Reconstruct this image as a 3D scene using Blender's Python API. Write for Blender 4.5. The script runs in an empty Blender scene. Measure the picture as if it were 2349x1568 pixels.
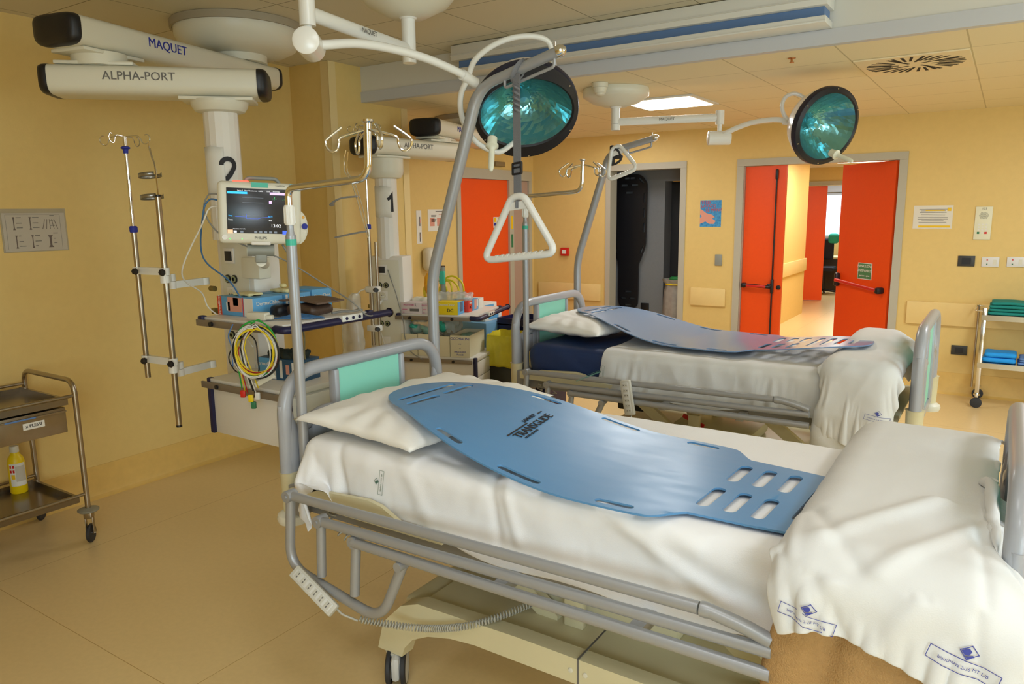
import bpy, bmesh, math, random
from mathutils import Vector, Matrix, noise
random.seed(7)
S = bpy.context.scene
COL = S.collection
PI = math.pi

# ---------------------------------------------------------------- camera
def cam_axes(yaw, pitch, roll):
    f = Vector((math.sin(yaw)*math.cos(pitch), math.cos(yaw)*math.cos(pitch), -math.sin(pitch)))
    r = Vector((math.cos(yaw), -math.sin(yaw), 0)); u = r.cross(f)
    return r*math.cos(roll)+u*math.sin(roll), u*math.cos(roll)-r*math.sin(roll), f
cr, cu, cf = cam_axes(-0.585325, 0.174003, -0.0127005)
cd = bpy.data.cameras.new('camera'); cam = bpy.data.objects.new('camera', cd); COL.objects.link(cam)
cd.sensor_width = 36; cd.lens = 1702.73/2349*36; cd.clip_start = .05; cd.clip_end = 60
M = Matrix((cr, cu, -cf)).transposed().to_4x4(); M.translation = Vector((0, 0, 1.7)); cam.matrix_world = M
S.camera = cam

# ---------------------------------------------------------------- light and exposure
S.view_settings.view_transform = 'Standard'; S.view_settings.look = 'None'
S.view_settings.gamma = 1; S.view_settings.use_curve_mapping = False
S.view_settings.exposure = 0.0
w = bpy.data.worlds.new('world'); S.world = w; w.use_nodes = True
w.node_tree.nodes['Background'].inputs[0].default_value = (.75, .88, 1, 1)
w.node_tree.nodes['Background'].inputs[1].default_value = 1.5
def area(name, loc, aim, sx, sy, power, col):
    l = bpy.data.lights.new(name, 'AREA'); l.shape = 'RECTANGLE'; l.size = sx; l.size_y = sy
    l.energy = power; l.color = col
    o = bpy.data.objects.new(name, l); COL.objects.link(o); o.location = loc
    o.rotation_euler = (Vector(aim)-Vector(loc)).to_track_quat('-Z', 'Y').to_euler()
    return o
WARM = (.93, .96, 1); COOL = (.78, .88, 1)
area('window_daylight', (1.6, -2.3, 1.6), (-.9, 3.5, .8), 3.2, 1.5, 128, COOL)
area('window_daylight_right', (3.3, 3.2, 1.6), (-1.2, 4.0, .5), 2.6, 1.4, 42, COOL)
for lx, ly, lz, lp in ((-.85, 1.3, 2.755, 7), (-.35, -.3, 2.755, 14), (1.5, 2.4, 2.755, 17), (1.5, .6, 2.755, 16), (-2.25, 5.68, 2.49, 24), (.75, 5.68, 2.50, 30), (-3.45, 6.9, 2.50, 10)):
    area('ceiling_panel_light', (lx, ly, lz), (lx, ly, 0), .56, .56, lp, WARM)
area('corridor_panel_light', (-1.7, 11.4, 2.36), (-1.7, 11.4, 0), 1.2, .6, 48, (1, .95, .86))
area('corridor_panel_light', (-1.9, 9.0, 2.36), (-1.9, 9.0, 0), .6, .6, 24, (1, .95, .86))
area('office_panel_light', (-3.0, 16.3, 2.36), (-3.0, 16.3, 0), 1.2, .6, 40, WARM)

# ---------------------------------------------------------------- materials
def lin(h):
    h = h.lstrip('#'); c = [int(h[i:i+2], 16)/255 for i in (0, 2, 4)]
    return tuple(x/12.92 if x <= .04045 else ((x+.055)/1.055)**2.4 for x in c)+(1,)
MATS = {}
def mat(name, hexc, rough=.5, metal=0, var=0, vscale=8, bump=0, bscale=60, alpha=1, trans=0, emit=None, estr=1, spec=.5, coat=0, hex2=None):
    m = bpy.data.materials.new(name); m.use_nodes = True; MATS[name] = m
    nt = m.node_tree; b = nt.nodes['Principled BSDF']
    c = lin(hexc); b.inputs['Base Color'].default_value = c
    b.inputs['Roughness'].default_value = rough; b.inputs['Metallic'].default_value = metal
    b.inputs['Specular IOR Level'].default_value = spec
    if coat: b.inputs['Coat Weight'].default_value = coat; b.inputs['Coat Roughness'].default_value = .12
    if alpha < 1: b.inputs['Alpha'].default_value = alpha
    if trans: b.inputs['Transmission Weight'].default_value = trans
    if emit: b.inputs['Emission Color'].default_value = lin(emit); b.inputs['Emission Strength'].default_value = estr
    if var or bump:
        tc = nt.nodes.new('ShaderNodeTexCoord')
    if var:
        n = nt.nodes.new('ShaderNodeTexNoise'); n.inputs['Scale'].default_value = vscale; n.inputs['Detail'].default_value = 6
        nt.links.new(tc.outputs['Object'], n.inputs['Vector'])
        mr = nt.nodes.new('ShaderNodeMapRange'); mr.inputs[1].default_value = .3; mr.inputs[2].default_value = .7
        nt.links.new(n.outputs['Fac'], mr.inputs[0])
        mx = nt.nodes.new('ShaderNodeMix'); mx.data_type = 'RGBA'
        c2 = lin(hex2) if hex2 else tuple(v*(1-var) for v in c[:3])+(1,)
        mx.inputs[6].default_value = c2; mx.inputs[7].default_value = c
        nt.links.new(mr.outputs[0], mx.inputs[0]); nt.links.new(mx.outputs[2], b.inputs['Base Color'])
    if bump:
        n2 = nt.nodes.new('ShaderNodeTexNoise'); n2.inputs['Scale'].default_value = bscale; n2.inputs['Detail'].default_value = 4
        nt.links.new(tc.outputs['Object'], n2.inputs['Vector'])
        bp = nt.nodes.new('ShaderNodeBump'); bp.inputs['Strength'].default_value = bump; bp.inputs['Distance'].default_value = .01
        nt.links.new(n2.outputs['Fac'], bp.inputs['Height']); nt.links.new(bp.outputs[0], b.inputs['Normal'])
    return m
def grid_lines(m, specs, colour, width):
    """thin joint lines drawn into a sheet or tile material: specs = (axis, origin, pitch)"""
    nt = m.node_tree; b = nt.nodes['Principled BSDF']
    tc = nt.nodes.new('ShaderNodeTexCoord'); sp = nt.nodes.new('ShaderNodeSeparateXYZ')
    nt.links.new(tc.outputs['Object'], sp.inputs[0])
    last = None
    def mth(op, a, bb):
        n = nt.nodes.new('ShaderNodeMath'); n.operation = op
        for i, v in enumerate((a, bb)):
            if v is None: continue
            if isinstance(v, (int, float)): n.inputs[i].default_value = v
            else: nt.links.new(v, n.inputs[i])
        return n.outputs[0]
    for ax, o, pitch in specs:
        v = mth('FLOORED_MODULO', mth('SUBTRACT', sp.outputs[ax], o-pitch/2), pitch)
        d = mth('ABSOLUTE', mth('SUBTRACT', v, pitch/2), None)
        l = mth('LESS_THAN', d, width/2)
        last = l if last is None else mth('MAXIMUM', last, l)
    mx = nt.nodes.new('ShaderNodeMix'); mx.data_type = 'RGBA'
    src = b.inputs['Base Color']
    if src.is_linked: nt.links.new(src.links[0].from_socket, mx.inputs[6])
    else: mx.inputs[6].default_value = src.default_value
    mx.inputs[7].default_value = lin(colour)
    nt.links.new(last, mx.inputs[0]); nt.links.new(mx.outputs[2], b.inputs['Base Color'])
    return m
WALL = mat('wall_vinyl', '#e4c57b', .55, var=.035, vscale=22, bump=.05, bscale=120)
FLOOR = mat('floor_vinyl', '#e6cb94', .30, var=.05, vscale=45, bump=.02, bscale=200, spec=.5)
grid_lines(FLOOR, ((0, -2.35, 1.5), (1, 1.35, 2.6)), '#b99558', .003)
BASEB = mat('baseboard_vinyl', '#e4bd6a', .45, var=.08, vscale=20)
CEILF = mat('ceiling_tile_front', '#d9d0b6', .8, var=.03, vscale=200, bump=.05, bscale=300)
grid_lines(CEILF, ((0, -2.06, .6), (1, 3.95, .6)), '#8c8468', .006)
CEILR = mat('ceiling_tile_rear', '#efe2be', .8, var=.03, vscale=200, bump=.05, bscale=300)
grid_lines(CEILR, ((0, -.24, .585), (1, 4.77, .6)), '#c9bb93', .008)
CEILC = mat('corridor_ceiling_white', '#f2e6cc', .8)
WHITE = mat('white_enamel', '#e9e8e2', .3, coat=.3)
WHITE2 = mat('offwhite_plastic', '#dedac8', .4)
WPANEL = mat('white_laminate', '#e6e1d8', .38)
CREAM = mat('cream_plastic', '#dcd3ae', .42, var=.04, vscale=5)
BEAM = mat('painted_white_metal', '#dcdad2', .5)
DGREY = mat('door_frame_grey', '#b9b4a2', .5)
ORANGE = mat('orange_laminate', '#f5520a', .42, var=.03, vscale=40)
MAUVE = mat('mauve_panel', '#b5998a', .5)
BLACK = mat('black_plastic', '#15151a', .4, bump=.1, bscale=400)
NAVY = mat('navy_plastic', '#1b1c44', .38)
SILVER = mat('silver_paint', '#a7a9ad', .38, metal=.35, var=.03, vscale=30)
GREYP = mat('grey_plastic', '#a3a5ab', .35, coat=.2)
CHROME = mat('chrome', '#e2e2e2', .12, metal=1)
STEEL = mat('brushed_steel', '#b4aa9a', .3, metal=1, var=.12, vscale=12)
RAILG = mat('anodised_rail', '#8e8478', .4, metal=.5)
AQUA = mat('aqua_panel', '#8fdac6', .4)
TEAL = mat('teal_plastic', '#3db59c', .4)
SHEET = mat('white_cotton', '#f1f1f3', .85, bump=.12, bscale=350)
SHEET2 = mat('washed_white_cotton', '#dcdcdb', .88, bump=.12, bscale=350)
PILLOWM = mat('pillowcase_cotton', '#f3f1ec', .85, bump=.12, bscale=350)
BROWNB = mat('camel_wool', '#bd9560', .95, var=.12, vscale=60, bump=.5, bscale=260)
NAVYF = mat('navy_mattress_cover', '#15305f', .5, bump=.25, bscale=18)
BOARDM = mat('blue_board_plastic', '#5b93c6', .33, var=.05, vscale=3)
BOARD2 = mat('slate_blue_board_plastic', '#7493bb', .24, var=.04, vscale=3, coat=.15)
RUBBER = mat('rubber', '#2a2b2f', .6)
WHEELG = mat('wheel_grey', '#c9cac9', .4)
PAPER = mat('paper', '#e8e6de', .7)
PAPERP = mat('printed_sleeve', '#bdb5a6', .35)
YELLOW = mat('yellow_plastic', '#f2d200', .4)
YHOSE = mat('yellow_hose', '#dcc81e', .4)
AMBER = mat('amber_plastic', '#e8a51a', .35)
RED = mat('red_plastic', '#cf2318', .4)
GREEN = mat('green_ink', '#2f7a4f', .5)
SIGNG = mat('sign_green', '#4f8a5a', .5)
BLUEI = mat('blue_ink', '#24309a', .6)
INK = mat('black_ink', '#18181c', .6)
INKG = mat('grey_ink', '#6d6a66', .7)
REDI = mat('red_ink', '#c9463a', .6)
PINKI = mat('pink_ink', '#cf5f8f', .6)
YELI = mat('yellow_ink', '#f0c419', .6)
CARDB = mat('carton_blue', '#5fa5d6', .5)
CARDW = mat('carton_white', '#e6e4dc', .5)
CARDP = mat('carton_pink_white', '#dccfd0', .5)
CARDO = mat('carton_orange_red', '#d84a24', .5)
CARDY = mat('carton_yellow', '#f2d61c', .5)
CARDR = mat('carton_red', '#dc3a22', .5)
CARDN = mat('carton_dark_blue', '#25506f', .5)
BROWNC = mat('brown_cuff', '#4c3a30', .4, bump=.3, bscale=60)
SKINP = mat('photo_skin_tone', '#dd9a86', .6)
TAN = mat('tan_print', '#b98a5e', .6)
BLUEC = mat('cable_blue', '#3c6c9c', .45)
GREYC = mat('cable_grey', '#8b8b86', .5)
WHITEC = mat('cable_white', '#e4e2da', .5)
GREENC = mat('cable_green', '#22a53c', .45)
YELC = mat('cable_yellow', '#e8cc1c', .45)
REDC = mat('cable_red', '#b32a22', .45)
BLACKC = mat('cable_black', '#1c1c1e', .5)
STRAPM = mat('grey_webbing', '#77787c', .8, bump=.4, bscale=300)
TEALF = mat('teal_cloth', '#0f7f78', .85, bump=.3, bscale=60)
BLUEF = mat('blue_drape_cloth', '#1e9bef', .8, bump=.5, bscale=50)
DENIM = mat('denim_blue_cloth', '#5f84bd', .85, bump=.3, bscale=60)
STEELBOX = mat('steel_blue_plastic', '#6c9cc0', .45)
BAGY = mat('yellow_bag_film', '#e2d23a', .25, alpha=.95, var=.15, vscale=15)
BAGC = mat('clear_bag_film', '#dfe2dc', .22, alpha=.42, spec=.8)
BAGG = mat('grey_clear_bag_film', '#bdbab0', .3, alpha=.75, var=.2, vscale=20)
MASKG = mat('green_tint_plastic', '#9cc8b4', .3, alpha=.7)
DARKBIN = mat('dark_bin_plastic', '#3b3a30', .5)
BLUESTRIP = mat('blue_strip', '#5f7fae', .5)
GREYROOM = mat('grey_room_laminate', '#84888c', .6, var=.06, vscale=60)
DARKROOM = mat('opening_shade_and_port', '#26282b', .6)
REFL = mat('teal_faceted_mirror', '#76b6bb', .16, metal=.82)
LAMPNAVY = mat('lamp_navy_rim', '#141833', .35)
LAMPBACK = mat('lamp_white_shell', '#f0f0f4', .22, coat=.5)
GRIPM = mat('translucent_cream_grip', '#e4e4cf', .35)
GLOW = mat('light_diffuser', '#ffffff', .5, emit='#fff6e0', estr=6)
WINGLOW = mat('bright_window_film', '#c8f4ff', .5, emit='#b8f2ff', estr=1.6)
ALARMRED = mat('alarm_lamp_red', '#ff5a4a', .4, emit='#ff4a3a', estr=2.5)
SCREEN = mat('monitor_screen', '#1b1d22', .25, emit='#17191f', estr=.6)
SCR_CY = mat('screen_cyan', '#19b8ff', .4, emit='#1fa8f4', estr=1)
SCR_LI = mat('screen_lilac', '#d9a8f0', .4, emit='#c8b0f0', estr=1)
SCR_WH = mat('screen_white', '#ffffff', .4, emit='#d8dce8', estr=.9)
SCR_BL = mat('screen_blue', '#3a5cd8', .4, emit='#3c5fd0', estr=.9)
SCR_GR = mat('screen_green', '#39c06a', .4, emit='#2fa85c', estr=.9)
SCR_TN = mat('screen_tan', '#e8b890', .4, emit='#d8a880', estr=.8)
SCR_GY = mat('screen_grey', '#707884', .4, emit='#606874', estr=.6)
LED = mat('green_led', '#40ff60', .4, emit='#40ff60', estr=2)
POSTB = mat('poster_blue', '#2a78b8', .55, var=.4, vscale=60, hex2='#4fa8d8')
VENTM = mat('vent_cream', '#f0dfb8', .6)
VENTD = mat('vent_slot_dark', '#1d1b18', .8)
PLATEG = mat('plate_grey', '#8f9188', .45)
BUMPER = mat('wall_bumper', '#edd08c', .45, var=.04, vscale=10)
FRAMEG = mat('window_aluminium', '#a8a9ab', .4)
COLDGLASS = mat('clear_glass', '#ffffff', .02, trans=1, alpha=.25)

def worn(m, lo, hi):
    nt = m.node_tree; b = nt.nodes['Principled BSDF']; tc = nt.nodes.new('ShaderNodeTexCoord'); mp = nt.nodes.new('ShaderNodeMapping')
    mp.inputs['Scale'].default_value = (3, 9, 3); mp.inputs['Rotation'].default_value = (0, 0, .6); n = nt.nodes.new('ShaderNodeTexNoise'); n.inputs['Scale'].default_value = 2.2; n.inputs['Detail'].default_value = 5
    r = nt.nodes.new('ShaderNodeMapRange'); r.inputs[1].default_value = .4; r.inputs[2].default_value = .68; r.inputs[3].default_value = lo; r.inputs[4].default_value = hi
    nt.links.new(tc.outputs['Object'], mp.inputs[0]); nt.links.new(mp.outputs[0], n.inputs['Vector']); nt.links.new(n.outputs['Fac'], r.inputs[0]); nt.links.new(r.outputs[0], b.inputs['Roughness'])
worn(BOARDM, .31, .37)
# ---------------------------------------------------------------- geometry helpers
class MB:
    def __init__(s, T=None):
        s.bm = bmesh.new(); s.T = T or Matrix()
    def add(s, bm2, M=None):
        m = s.T @ (M or Matrix())
        vs = [s.bm.verts.new(m @ v.co) for v in bm2.verts]
        bm2.verts.index_update()
        for f in bm2.faces:
            try: s.bm.faces.new([vs[v.index] for v in f.verts])
            except ValueError: pass
        bm2.free(); return s
    def raw(s, vs, fs):
        v = [s.bm.verts.new(s.T @ Vector(p)) for p in vs]
        for f in fs:
            try: s.bm.faces.new([v[i] for i in f])
            except ValueError: pass
        return s
    def box(s, c, d, bev=0, rz=0, seg=2, R=None):
        b = bmesh.new(); bmesh.ops.create_cube(b, size=1)
        for v in b.verts: v.co = Vector((v.co.x*d[0], v.co.y*d[1], v.co.z*d[2]))
        if bev: bmesh.ops.bevel(b, geom=b.edges[:], offset=min(bev, min(d)*.49), segments=seg, affect='EDGES', profile=.5)
        m = Matrix.Translation(Vector(c)) @ (R.to_4x4() if R else Matrix.Rotation(rz, 4, 'Z'))
        return s.add(b, m)
    def bx(s, x0, x1, y0, y1, z0, z1, bev=0):
        return s.box(((x0+x1)/2, (y0+y1)/2, (z0+z1)/2), (abs(x1-x0), abs(y1-y0), abs(z1-z0)), bev)
    def tube(s, pts, r, n=12, closed=False, flat=1.0, rr=None, caps=True):
        pts = [Vector(p) for p in pts]; N = len(pts)
        rings = []; prev = None
        for i, p in enumerate(pts):
            if closed: t = pts[(i+1) % N]-pts[i-1]
            else: t = pts[min(i+1, N-1)]-pts[max(i-1, 0)]
            if t.length < 1e-9: t = Vector((0, 0, 1))
            t.normalize()
            if prev is None:
                a = Vector((0, 0, 1)) if abs(t.z) < .9 else Vector((1, 0, 0))
                u = t.cross(a).normalized()
            else:
                u = (prev - t*prev.dot(t))
                u = u.normalized() if u.length > 1e-6 else t.orthogonal().normalized()
            prev = u; v = t.cross(u)
            q = rr[i] if rr else r
            rings.append([s.bm.verts.new(s.T @ (p+(u*math.cos(2*PI*k/n)+v*math.sin(2*PI*k/n)*flat)*q)) for k in range(n)])
        rg = range(N if closed else N-1)
        for i in rg:
            a, b = rings[i], rings[(i+1) % N]
            for k in range(n):
                s.bm.faces.new((a[k], a[(k+1) % n], b[(k+1) % n], b[k]))
        if not closed and caps:
            s.bm.faces.new(rings[0][::-1]); s.bm.faces.new(rings[-1])
        return s
    def cyl(s, a, b, r, r2=None, n=24):
        return s.tube([a, b], r, n, rr=[r, r if r2 is None else r2])
    def lathe(s, prof, c=(0, 0, 0), axis=(0, 0, 1), n=40, sx=1, sy=1, capt=True):
        q = Vector((0, 0, 1)).rotation_difference(Vector(axis).normalized()).to_matrix().to_4x4()
        m = s.T @ Matrix.Translation(Vector(c)) @ q
        rings = []
        for r, z in prof:
            rings.append([s.bm.verts.new(m @ Vector((r*sx*math.cos(2*PI*k/n), r*sy*math.sin(2*PI*k/n), z))) for k in range(n)])
        for i in range(len(rings)-1):
            for k in range(n):
                s.bm.faces.new((rings[i][k], rings[i][(k+1) % n], rings[i+1][(k+1) % n], rings[i+1][k]))
        if capt:
            if prof[0][0] > 1e-6: s.bm.faces.new(rings[0][::-1])
            if prof[-1][0] > 1e-6: s.bm.faces.new(rings[-1])
        return s
    def prism(s, poly, o, u, v, w):
        """poly in (u,v) from origin o, extruded by vector w"""
        o, u, v, w = Vector(o), Vector(u), Vector(v), Vector(w)
        a = [s.bm.verts.new(s.T @ (o+u*p[0]+v*p[1])) for p in poly]
        b = [s.bm.verts.new(s.T @ (o+u*p[0]+v*p[1]+w)) for p in poly]
        n = len(poly)
        s.bm.faces.new(a[::-1]); s.bm.faces.new(b)
        for i in range(n): s.bm.faces.new((a[i], a[(i+1) % n], b[(i+1) % n], b[i]))
        return s
    def quad(s, o, u, v, a0, b0, a1, b1, off=.0012):
        o, u, v = Vector(o), Vector(u).normalized(), Vector(v).normalized(); n = u.cross(v)*off
        return s.prism(((a0, b0), (a1, b0), (a1, b1), (a0, b1)), o, u, v, n)
    def text(s, txt, o, u, v, size, ext=.0006, align='LEFT', shear=0, bold=0):
        for q in ((0,) if not bold else (-bold, 0, bold)): s.add(text_bm(txt, align, ext, size), basis(o, u, v) @ Matrix.Translation((q, 0, ext*.1*q/(bold or 1))))
        return s
def basis(o, u, v):
    u = Vector(u).normalized(); v = Vector(v).normalized(); w = u.cross(v).normalized()
    m = Matrix((u, v, w)).transposed().to_4x4(); m.translation = Vector(o); return m
def text_bm(txt, align, ext, size, bold=0):
    cu_ = bpy.data.curves.new('lettering', 'FONT'); cu_.body = txt; cu_.size = size; cu_.extrude = ext; cu_.align_x = align
    cu_.align_y = 'CENTER'; cu_.resolution_u = 3
    o = bpy.data.objects.new('lettering', cu_); COL.objects.link(o)
    dg = bpy.context.evaluated_depsgraph_get(); me = o.evaluated_get(dg).to_mesh()
    b = bmesh.new(); b.from_mesh(me); o.evaluated_get(dg).to_mesh_clear()
    bpy.data.objects.remove(o); bpy.data.curves.remove(cu_)
    return b
def rnd(pts, rad, n=6):
    pts = [Vector(p) for p in pts]; out = [pts[0]]
    for i in range(1, len(pts)-1):
        p = pts[i]; a = pts[i-1]-p; b = pts[i+1]-p
        d = min(rad, a.length*.48, b.length*.48)
        A = p+a.normalized()*d; B = p+b.normalized()*d
        for k in range(n+1):
            t = k/n; out.append(A*(1-t)**2+p*2*t*(1-t)+B*t*t)
    out.append(pts[-1]); return out
def smooth_path(pts, n=8):
    """Catmull-Rom through the points"""
    P = [Vector(p) for p in pts]; P = [P[0]*2-P[1]]+P+[P[-1]*2-P[-2]]; out = []
    for i in range(1, len(P)-2):
        for k in range(n):
            t = k/n; a, b, c, d = P[i-1], P[i], P[i+1], P[i+2]
            out.append(.5*((2*b)+(c-a)*t+(2*a-5*b+4*c-d)*t*t+(3*b-a-3*c+d)*t**3))
    out.append(P[-2]); return out
def thing(name, loc, label, cat, group=None):
    o = bpy.data.objects.new(name, None); COL.objects.link(o); o.location = loc; o.empty_display_size = .05
    o['label'] = label; o['category'] = cat
    if group: o['group'] = group
    return o
def off(o):
    v = Vector((0, 0, 0))
    while o is not None: v += o.location; o = o.parent
    return v
def obj(name, mb, m, parent=None, angle=38, origin=None, label=None):
    """world-space builder mesh linked as one object, local to its parent"""
    bm = mb.bm; bmesh.ops.recalc_face_normals(bm, faces=bm.faces[:])
    base = off(parent) if parent else Vector((0, 0, 0))
    loc = Vector(origin)-base if origin is not None else Vector((0, 0, 0))
    for v in bm.verts: v.co -= base+loc
    me = bpy.data.meshes.new(name); bm.to_mesh(me); bm.free()
    me.materials.append(m)
    for p in me.polygons: p.use_smooth = True
    me.set_sharp_from_angle(angle=math.radians(angle))
    o = bpy.data.objects.new(name, me); COL.objects.link(o); o.location = loc
    if parent: o.parent = parent
    if label: o['label'] = label
    return o
def tag(o, label, cat, group=None, kind=None):
    if label: o['label'] = label
    if cat: o['category'] = cat
    if group: o['group'] = group
    if kind: o['kind'] = kind
    return o
def solo(name, mb, m, label, cat, group=None, origin=None, angle=38):
    vs = [v.co for v in mb.bm.verts]
    if origin is None:
        origin = ((min(v.x for v in vs)+max(v.x for v in vs))/2, (min(v.y for v in vs)+max(v.y for v in vs))/2, min(v.z for v in vs))
    return tag(obj(name, mb, m, origin=origin, angle=angle), label, cat, group)
def struct(name, mb, m, parent=None, angle=38):
    o = obj(name, mb, m, parent, angle)
    if parent is None: o['kind'] = 'structure'
    return o
def sroot(name, loc):
    o = bpy.data.objects.new(name, None); COL.objects.link(o); o.location = loc; o['kind'] = 'structure'; return o
def rbox(c, d, r, res=.02, fn=None):
    """dense rounded box, each vertex passed to fn(point, normal) -> point (for cloth, cushions)"""
    c = Vector(c); h = Vector(d)/2; b = bmesh.new(); inner = Vector((h.x-r, h.y-r, h.z-r))
    for ax in range(3):
        a1, a2 = (ax+1) % 3, (ax+2) % 3
        n1 = max(2, int(d[a1]/res)); n2 = max(2, int(d[a2]/res))
        for sg in (-1, 1):
            g = []
            for i in range(n1+1):
                row = []
                for j in range(n2+1):
                    p = Vector((0, 0, 0)); p[ax] = sg*h[ax]; p[a1] = -h[a1]+d[a1]*i/n1; p[a2] = -h[a2]+d[a2]*j/n2
                    q = Vector([max(-inner[k], min(inner[k], p[k])) for k in range(3)])
                    dv = p-q
                    nn = dv.normalized() if dv.length > 1e-9 else Vector((0, 0, 1))
                    pt = q+nn*r
                    row.append(b.verts.new(pt+c)); 
                g.append(row)
            for i in range(n1):
                for j in range(n2):
                    f = (g[i][j], g[i+1][j], g[i+1][j+1], g[i][j+1])
                    b.faces.new(f if sg > 0 else f[::-1])
    bmesh.ops.remove_doubles(b, verts=b.verts[:], dist=res*.05)
    if fn:
        b.normal_update()
        new = [fn(v.co.copy(), v.normal.copy()) for v in b.verts]
        for v, p in zip(b.verts, new): v.co = p
    return b
def nz(x, y, z=0, s=1): return noise.noise(Vector((x*s+17.3, y*s+5.1, z*s+9.7)))
def ridge(v): return 1-abs(v)*2.2
def sst(a, b, x):
    t = max(0, min(1, (x-a)/(b-a))); return t*t*(3-2*t)

# ================================================================ SETTING
YB = 7.745; XL = -4.53; XM = -4.12; XA = -4.8; XR = 3.4; YF = -2.4; YS = 4.22; ZF = 2.77; ZR = 2.52
struct('floor', MB().bx(-4.95, XR+.1, YF-.1, 14.4, -.1, 0).bx(-5.5, 1, 14.4, 18, -.1, 0), FLOOR)
struct('ceiling', MB().bx(-4.6, XR+.1, YF-.1, YS+.02, ZF, ZF+.1), CEILF)
struct('ceiling_rear', MB().bx(-4.9, XR+.1, YS+.02, YB+.01, ZR, ZR+.1), CEILR)
struct('wall_left', MB().bx(XL-.3, XL, YF-.1, 3.9, 0, ZF), WALL)
struct('wall_left_middle', MB().bx(XL-.3, XM, 3.9, 4.72, 0, ZF), WALL)
m = MB().bx(XA-.2, XA, 4.72, 6.24, 0, ZR+.1).bx(XA-.2, XA, 7.66, YB+.2, 0, ZR+.1).bx(XA-.2, XA, 6.24, 7.66, 2.15, ZR+.1)
struct('wall_alcove', m, WALL)
m = MB()
for a, b, z0, z1 in ((XA-.2, -3.80, 0, ZR+.1), (-3.80, -2.93, 2.15, ZR+.1), (-2.93, -2.32, 0, ZR+.1), (-2.32, -.83, 2.15, ZR+.1), (-.83, XR+.1, 0, ZR+.1)):
    m.bx(a, b, YB, YB+.15, z0, z1)
struct('wall_back', m, WALL)
m = MB().bx(XR, XR+.1, YF, 2.0, 0, ZF).bx(XR, XR+.1, 4.6, YB, 0, ZF).bx(XR, XR+.1, 2, 4.6, 0, .8).bx(XR, XR+.1, 2, 4.6, 2.4, ZF)
struct('wall_right', m, WALL)
m = MB().bx(-4.6, 0, YF-.1, YF, 0, ZF).bx(3.2, XR, YF-.1, YF, 0, ZF).bx(0, 3.2, YF-.1, YF, 0, .8).bx(0, 3.2, YF-.1, YF, 2.4, ZF)
struct('wall_front', m, WALL)
# windows that light the room (right wall and behind the camera)
w3 = sroot('window_3', (XR, 3.3, .8))
m = MB()
for y in (2.0, 3.27, 4.54): m.bx(XR, XR+.06, y, y+.06, .8, 2.4)
m.bx(XR, XR+.06, 2.061, 4.539, .8, .86).bx(XR, XR+.06, 2.061, 4.539, 2.34, 2.4); obj('window_frame', m, FRAMEG, w3)
obj('window_pane', MB().bx(XR+.07, XR+.09, 2, 4.6, .8, 2.4), WINGLOW, w3)
w2 = sroot('window_2', (1.6, YF, .8)); m = MB()
for x in (0, 1.57, 3.14): m.bx(x, x+.06, YF-.06, YF, .8, 2.4)
m.bx(.061, 3.139, YF-.06, YF, .8, .86).bx(.061, 3.139, YF-.06, YF, 2.34, 2.4); obj('window_frame', m, FRAMEG, w2)
obj('window_pane', MB().bx(0, 3.2, YF-.09, YF-.07, .8, 2.4), WINGLOW, w2)

# coved skirting
def skirt(name, p0, p1, nrm, par=None):
    p0, p1, n = Vector(p0), Vector(p1), Vector(nrm)
    poly = [(0, 0), (.035, 0), (.022, .008), (.012, .02), (.006, .04), (.0045, .2), (0, .2)]
    m = MB().prism(poly, p0, n, (0, 0, 1), p1-p0); return struct(name, m, BASEB, par, 20)
skirt('baseboard_left', (XL, YF, 0), (XL, 3.9, 0), (1, 0, 0))
skirt('baseboard_left_return', (XL+.035, 3.9, 0), (XM, 3.9, 0), (0, -1, 0))
skirt('baseboard_left_middle', (XM, 3.9, 0), (XM, 4.72, 0), (1, 0, 0))
skirt('baseboard_alcove', (XA, 4.76, 0), (XA, 6.22, 0), (1, 0, 0))
skirt('baseboard_back_left', (XA+.04, YB, 0), (-3.84, YB, 0), (0, -1, 0))
skirt('baseboard_back_middle', (-2.87, YB, 0), (-2.36, YB, 0), (0, -1, 0))
skirt('baseboard_back_right', (-.79, YB, 0), (XR, YB, 0), (0, -1, 0))
# pale corner guards on the wall edges
GUARD = mat('corner_guard', '#e8cf93', .45)
struct('trim_1', MB().bx(XM-.075, XM+.004, 3.892, 3.899, .2, ZF-.002).bx(XM+.0005, XM+.006, 3.892, 3.96, .2, ZF-.002), GUARD)
struct('trim_2', MB().bx(XM+.0005, XM+.006, 4.65, 4.722, .2, ZR-.001), GUARD)
# ceiling step: white painted metal face with a lower lip
struct('trim_3', MB().bx(XM, XR, YS, YS+.02, ZR+.07, ZF-.001), BEAM)
struct('trim_4', MB().bx(XM, XR, YS-.008, YS+.045, ZR-.004, ZR+.07), mat('lip_white', '#c9cbd0', .5))

# fixture with a blue strip on the ceiling step
t = thing('ceiling_light_trough', (-1.95, 4.1, 2.59), 'long white metal light trough with a blue strip, on the step of the ceiling', 'light fixture')
obj('housing', MB().bx(-3.13, -.82, 4.04, 4.208, 2.672, 2.765, .003).bx(-3.13, -.82, 4.03, 4.04, 2.70, 2.704), BEAM, t)
obj('strip', MB().bx(-3.09, -.84, 4.075, 4.208, 2.622, 2.671), BLUESTRIP, t)
obj('lower_lip', MB().bx(-3.1, -.825, 4.035, 4.208, 2.590, 2.621, .002).bx(-3.1, -.825, 4.03, 4.034, 2.597, 2.600), BEAM, t)

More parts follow.
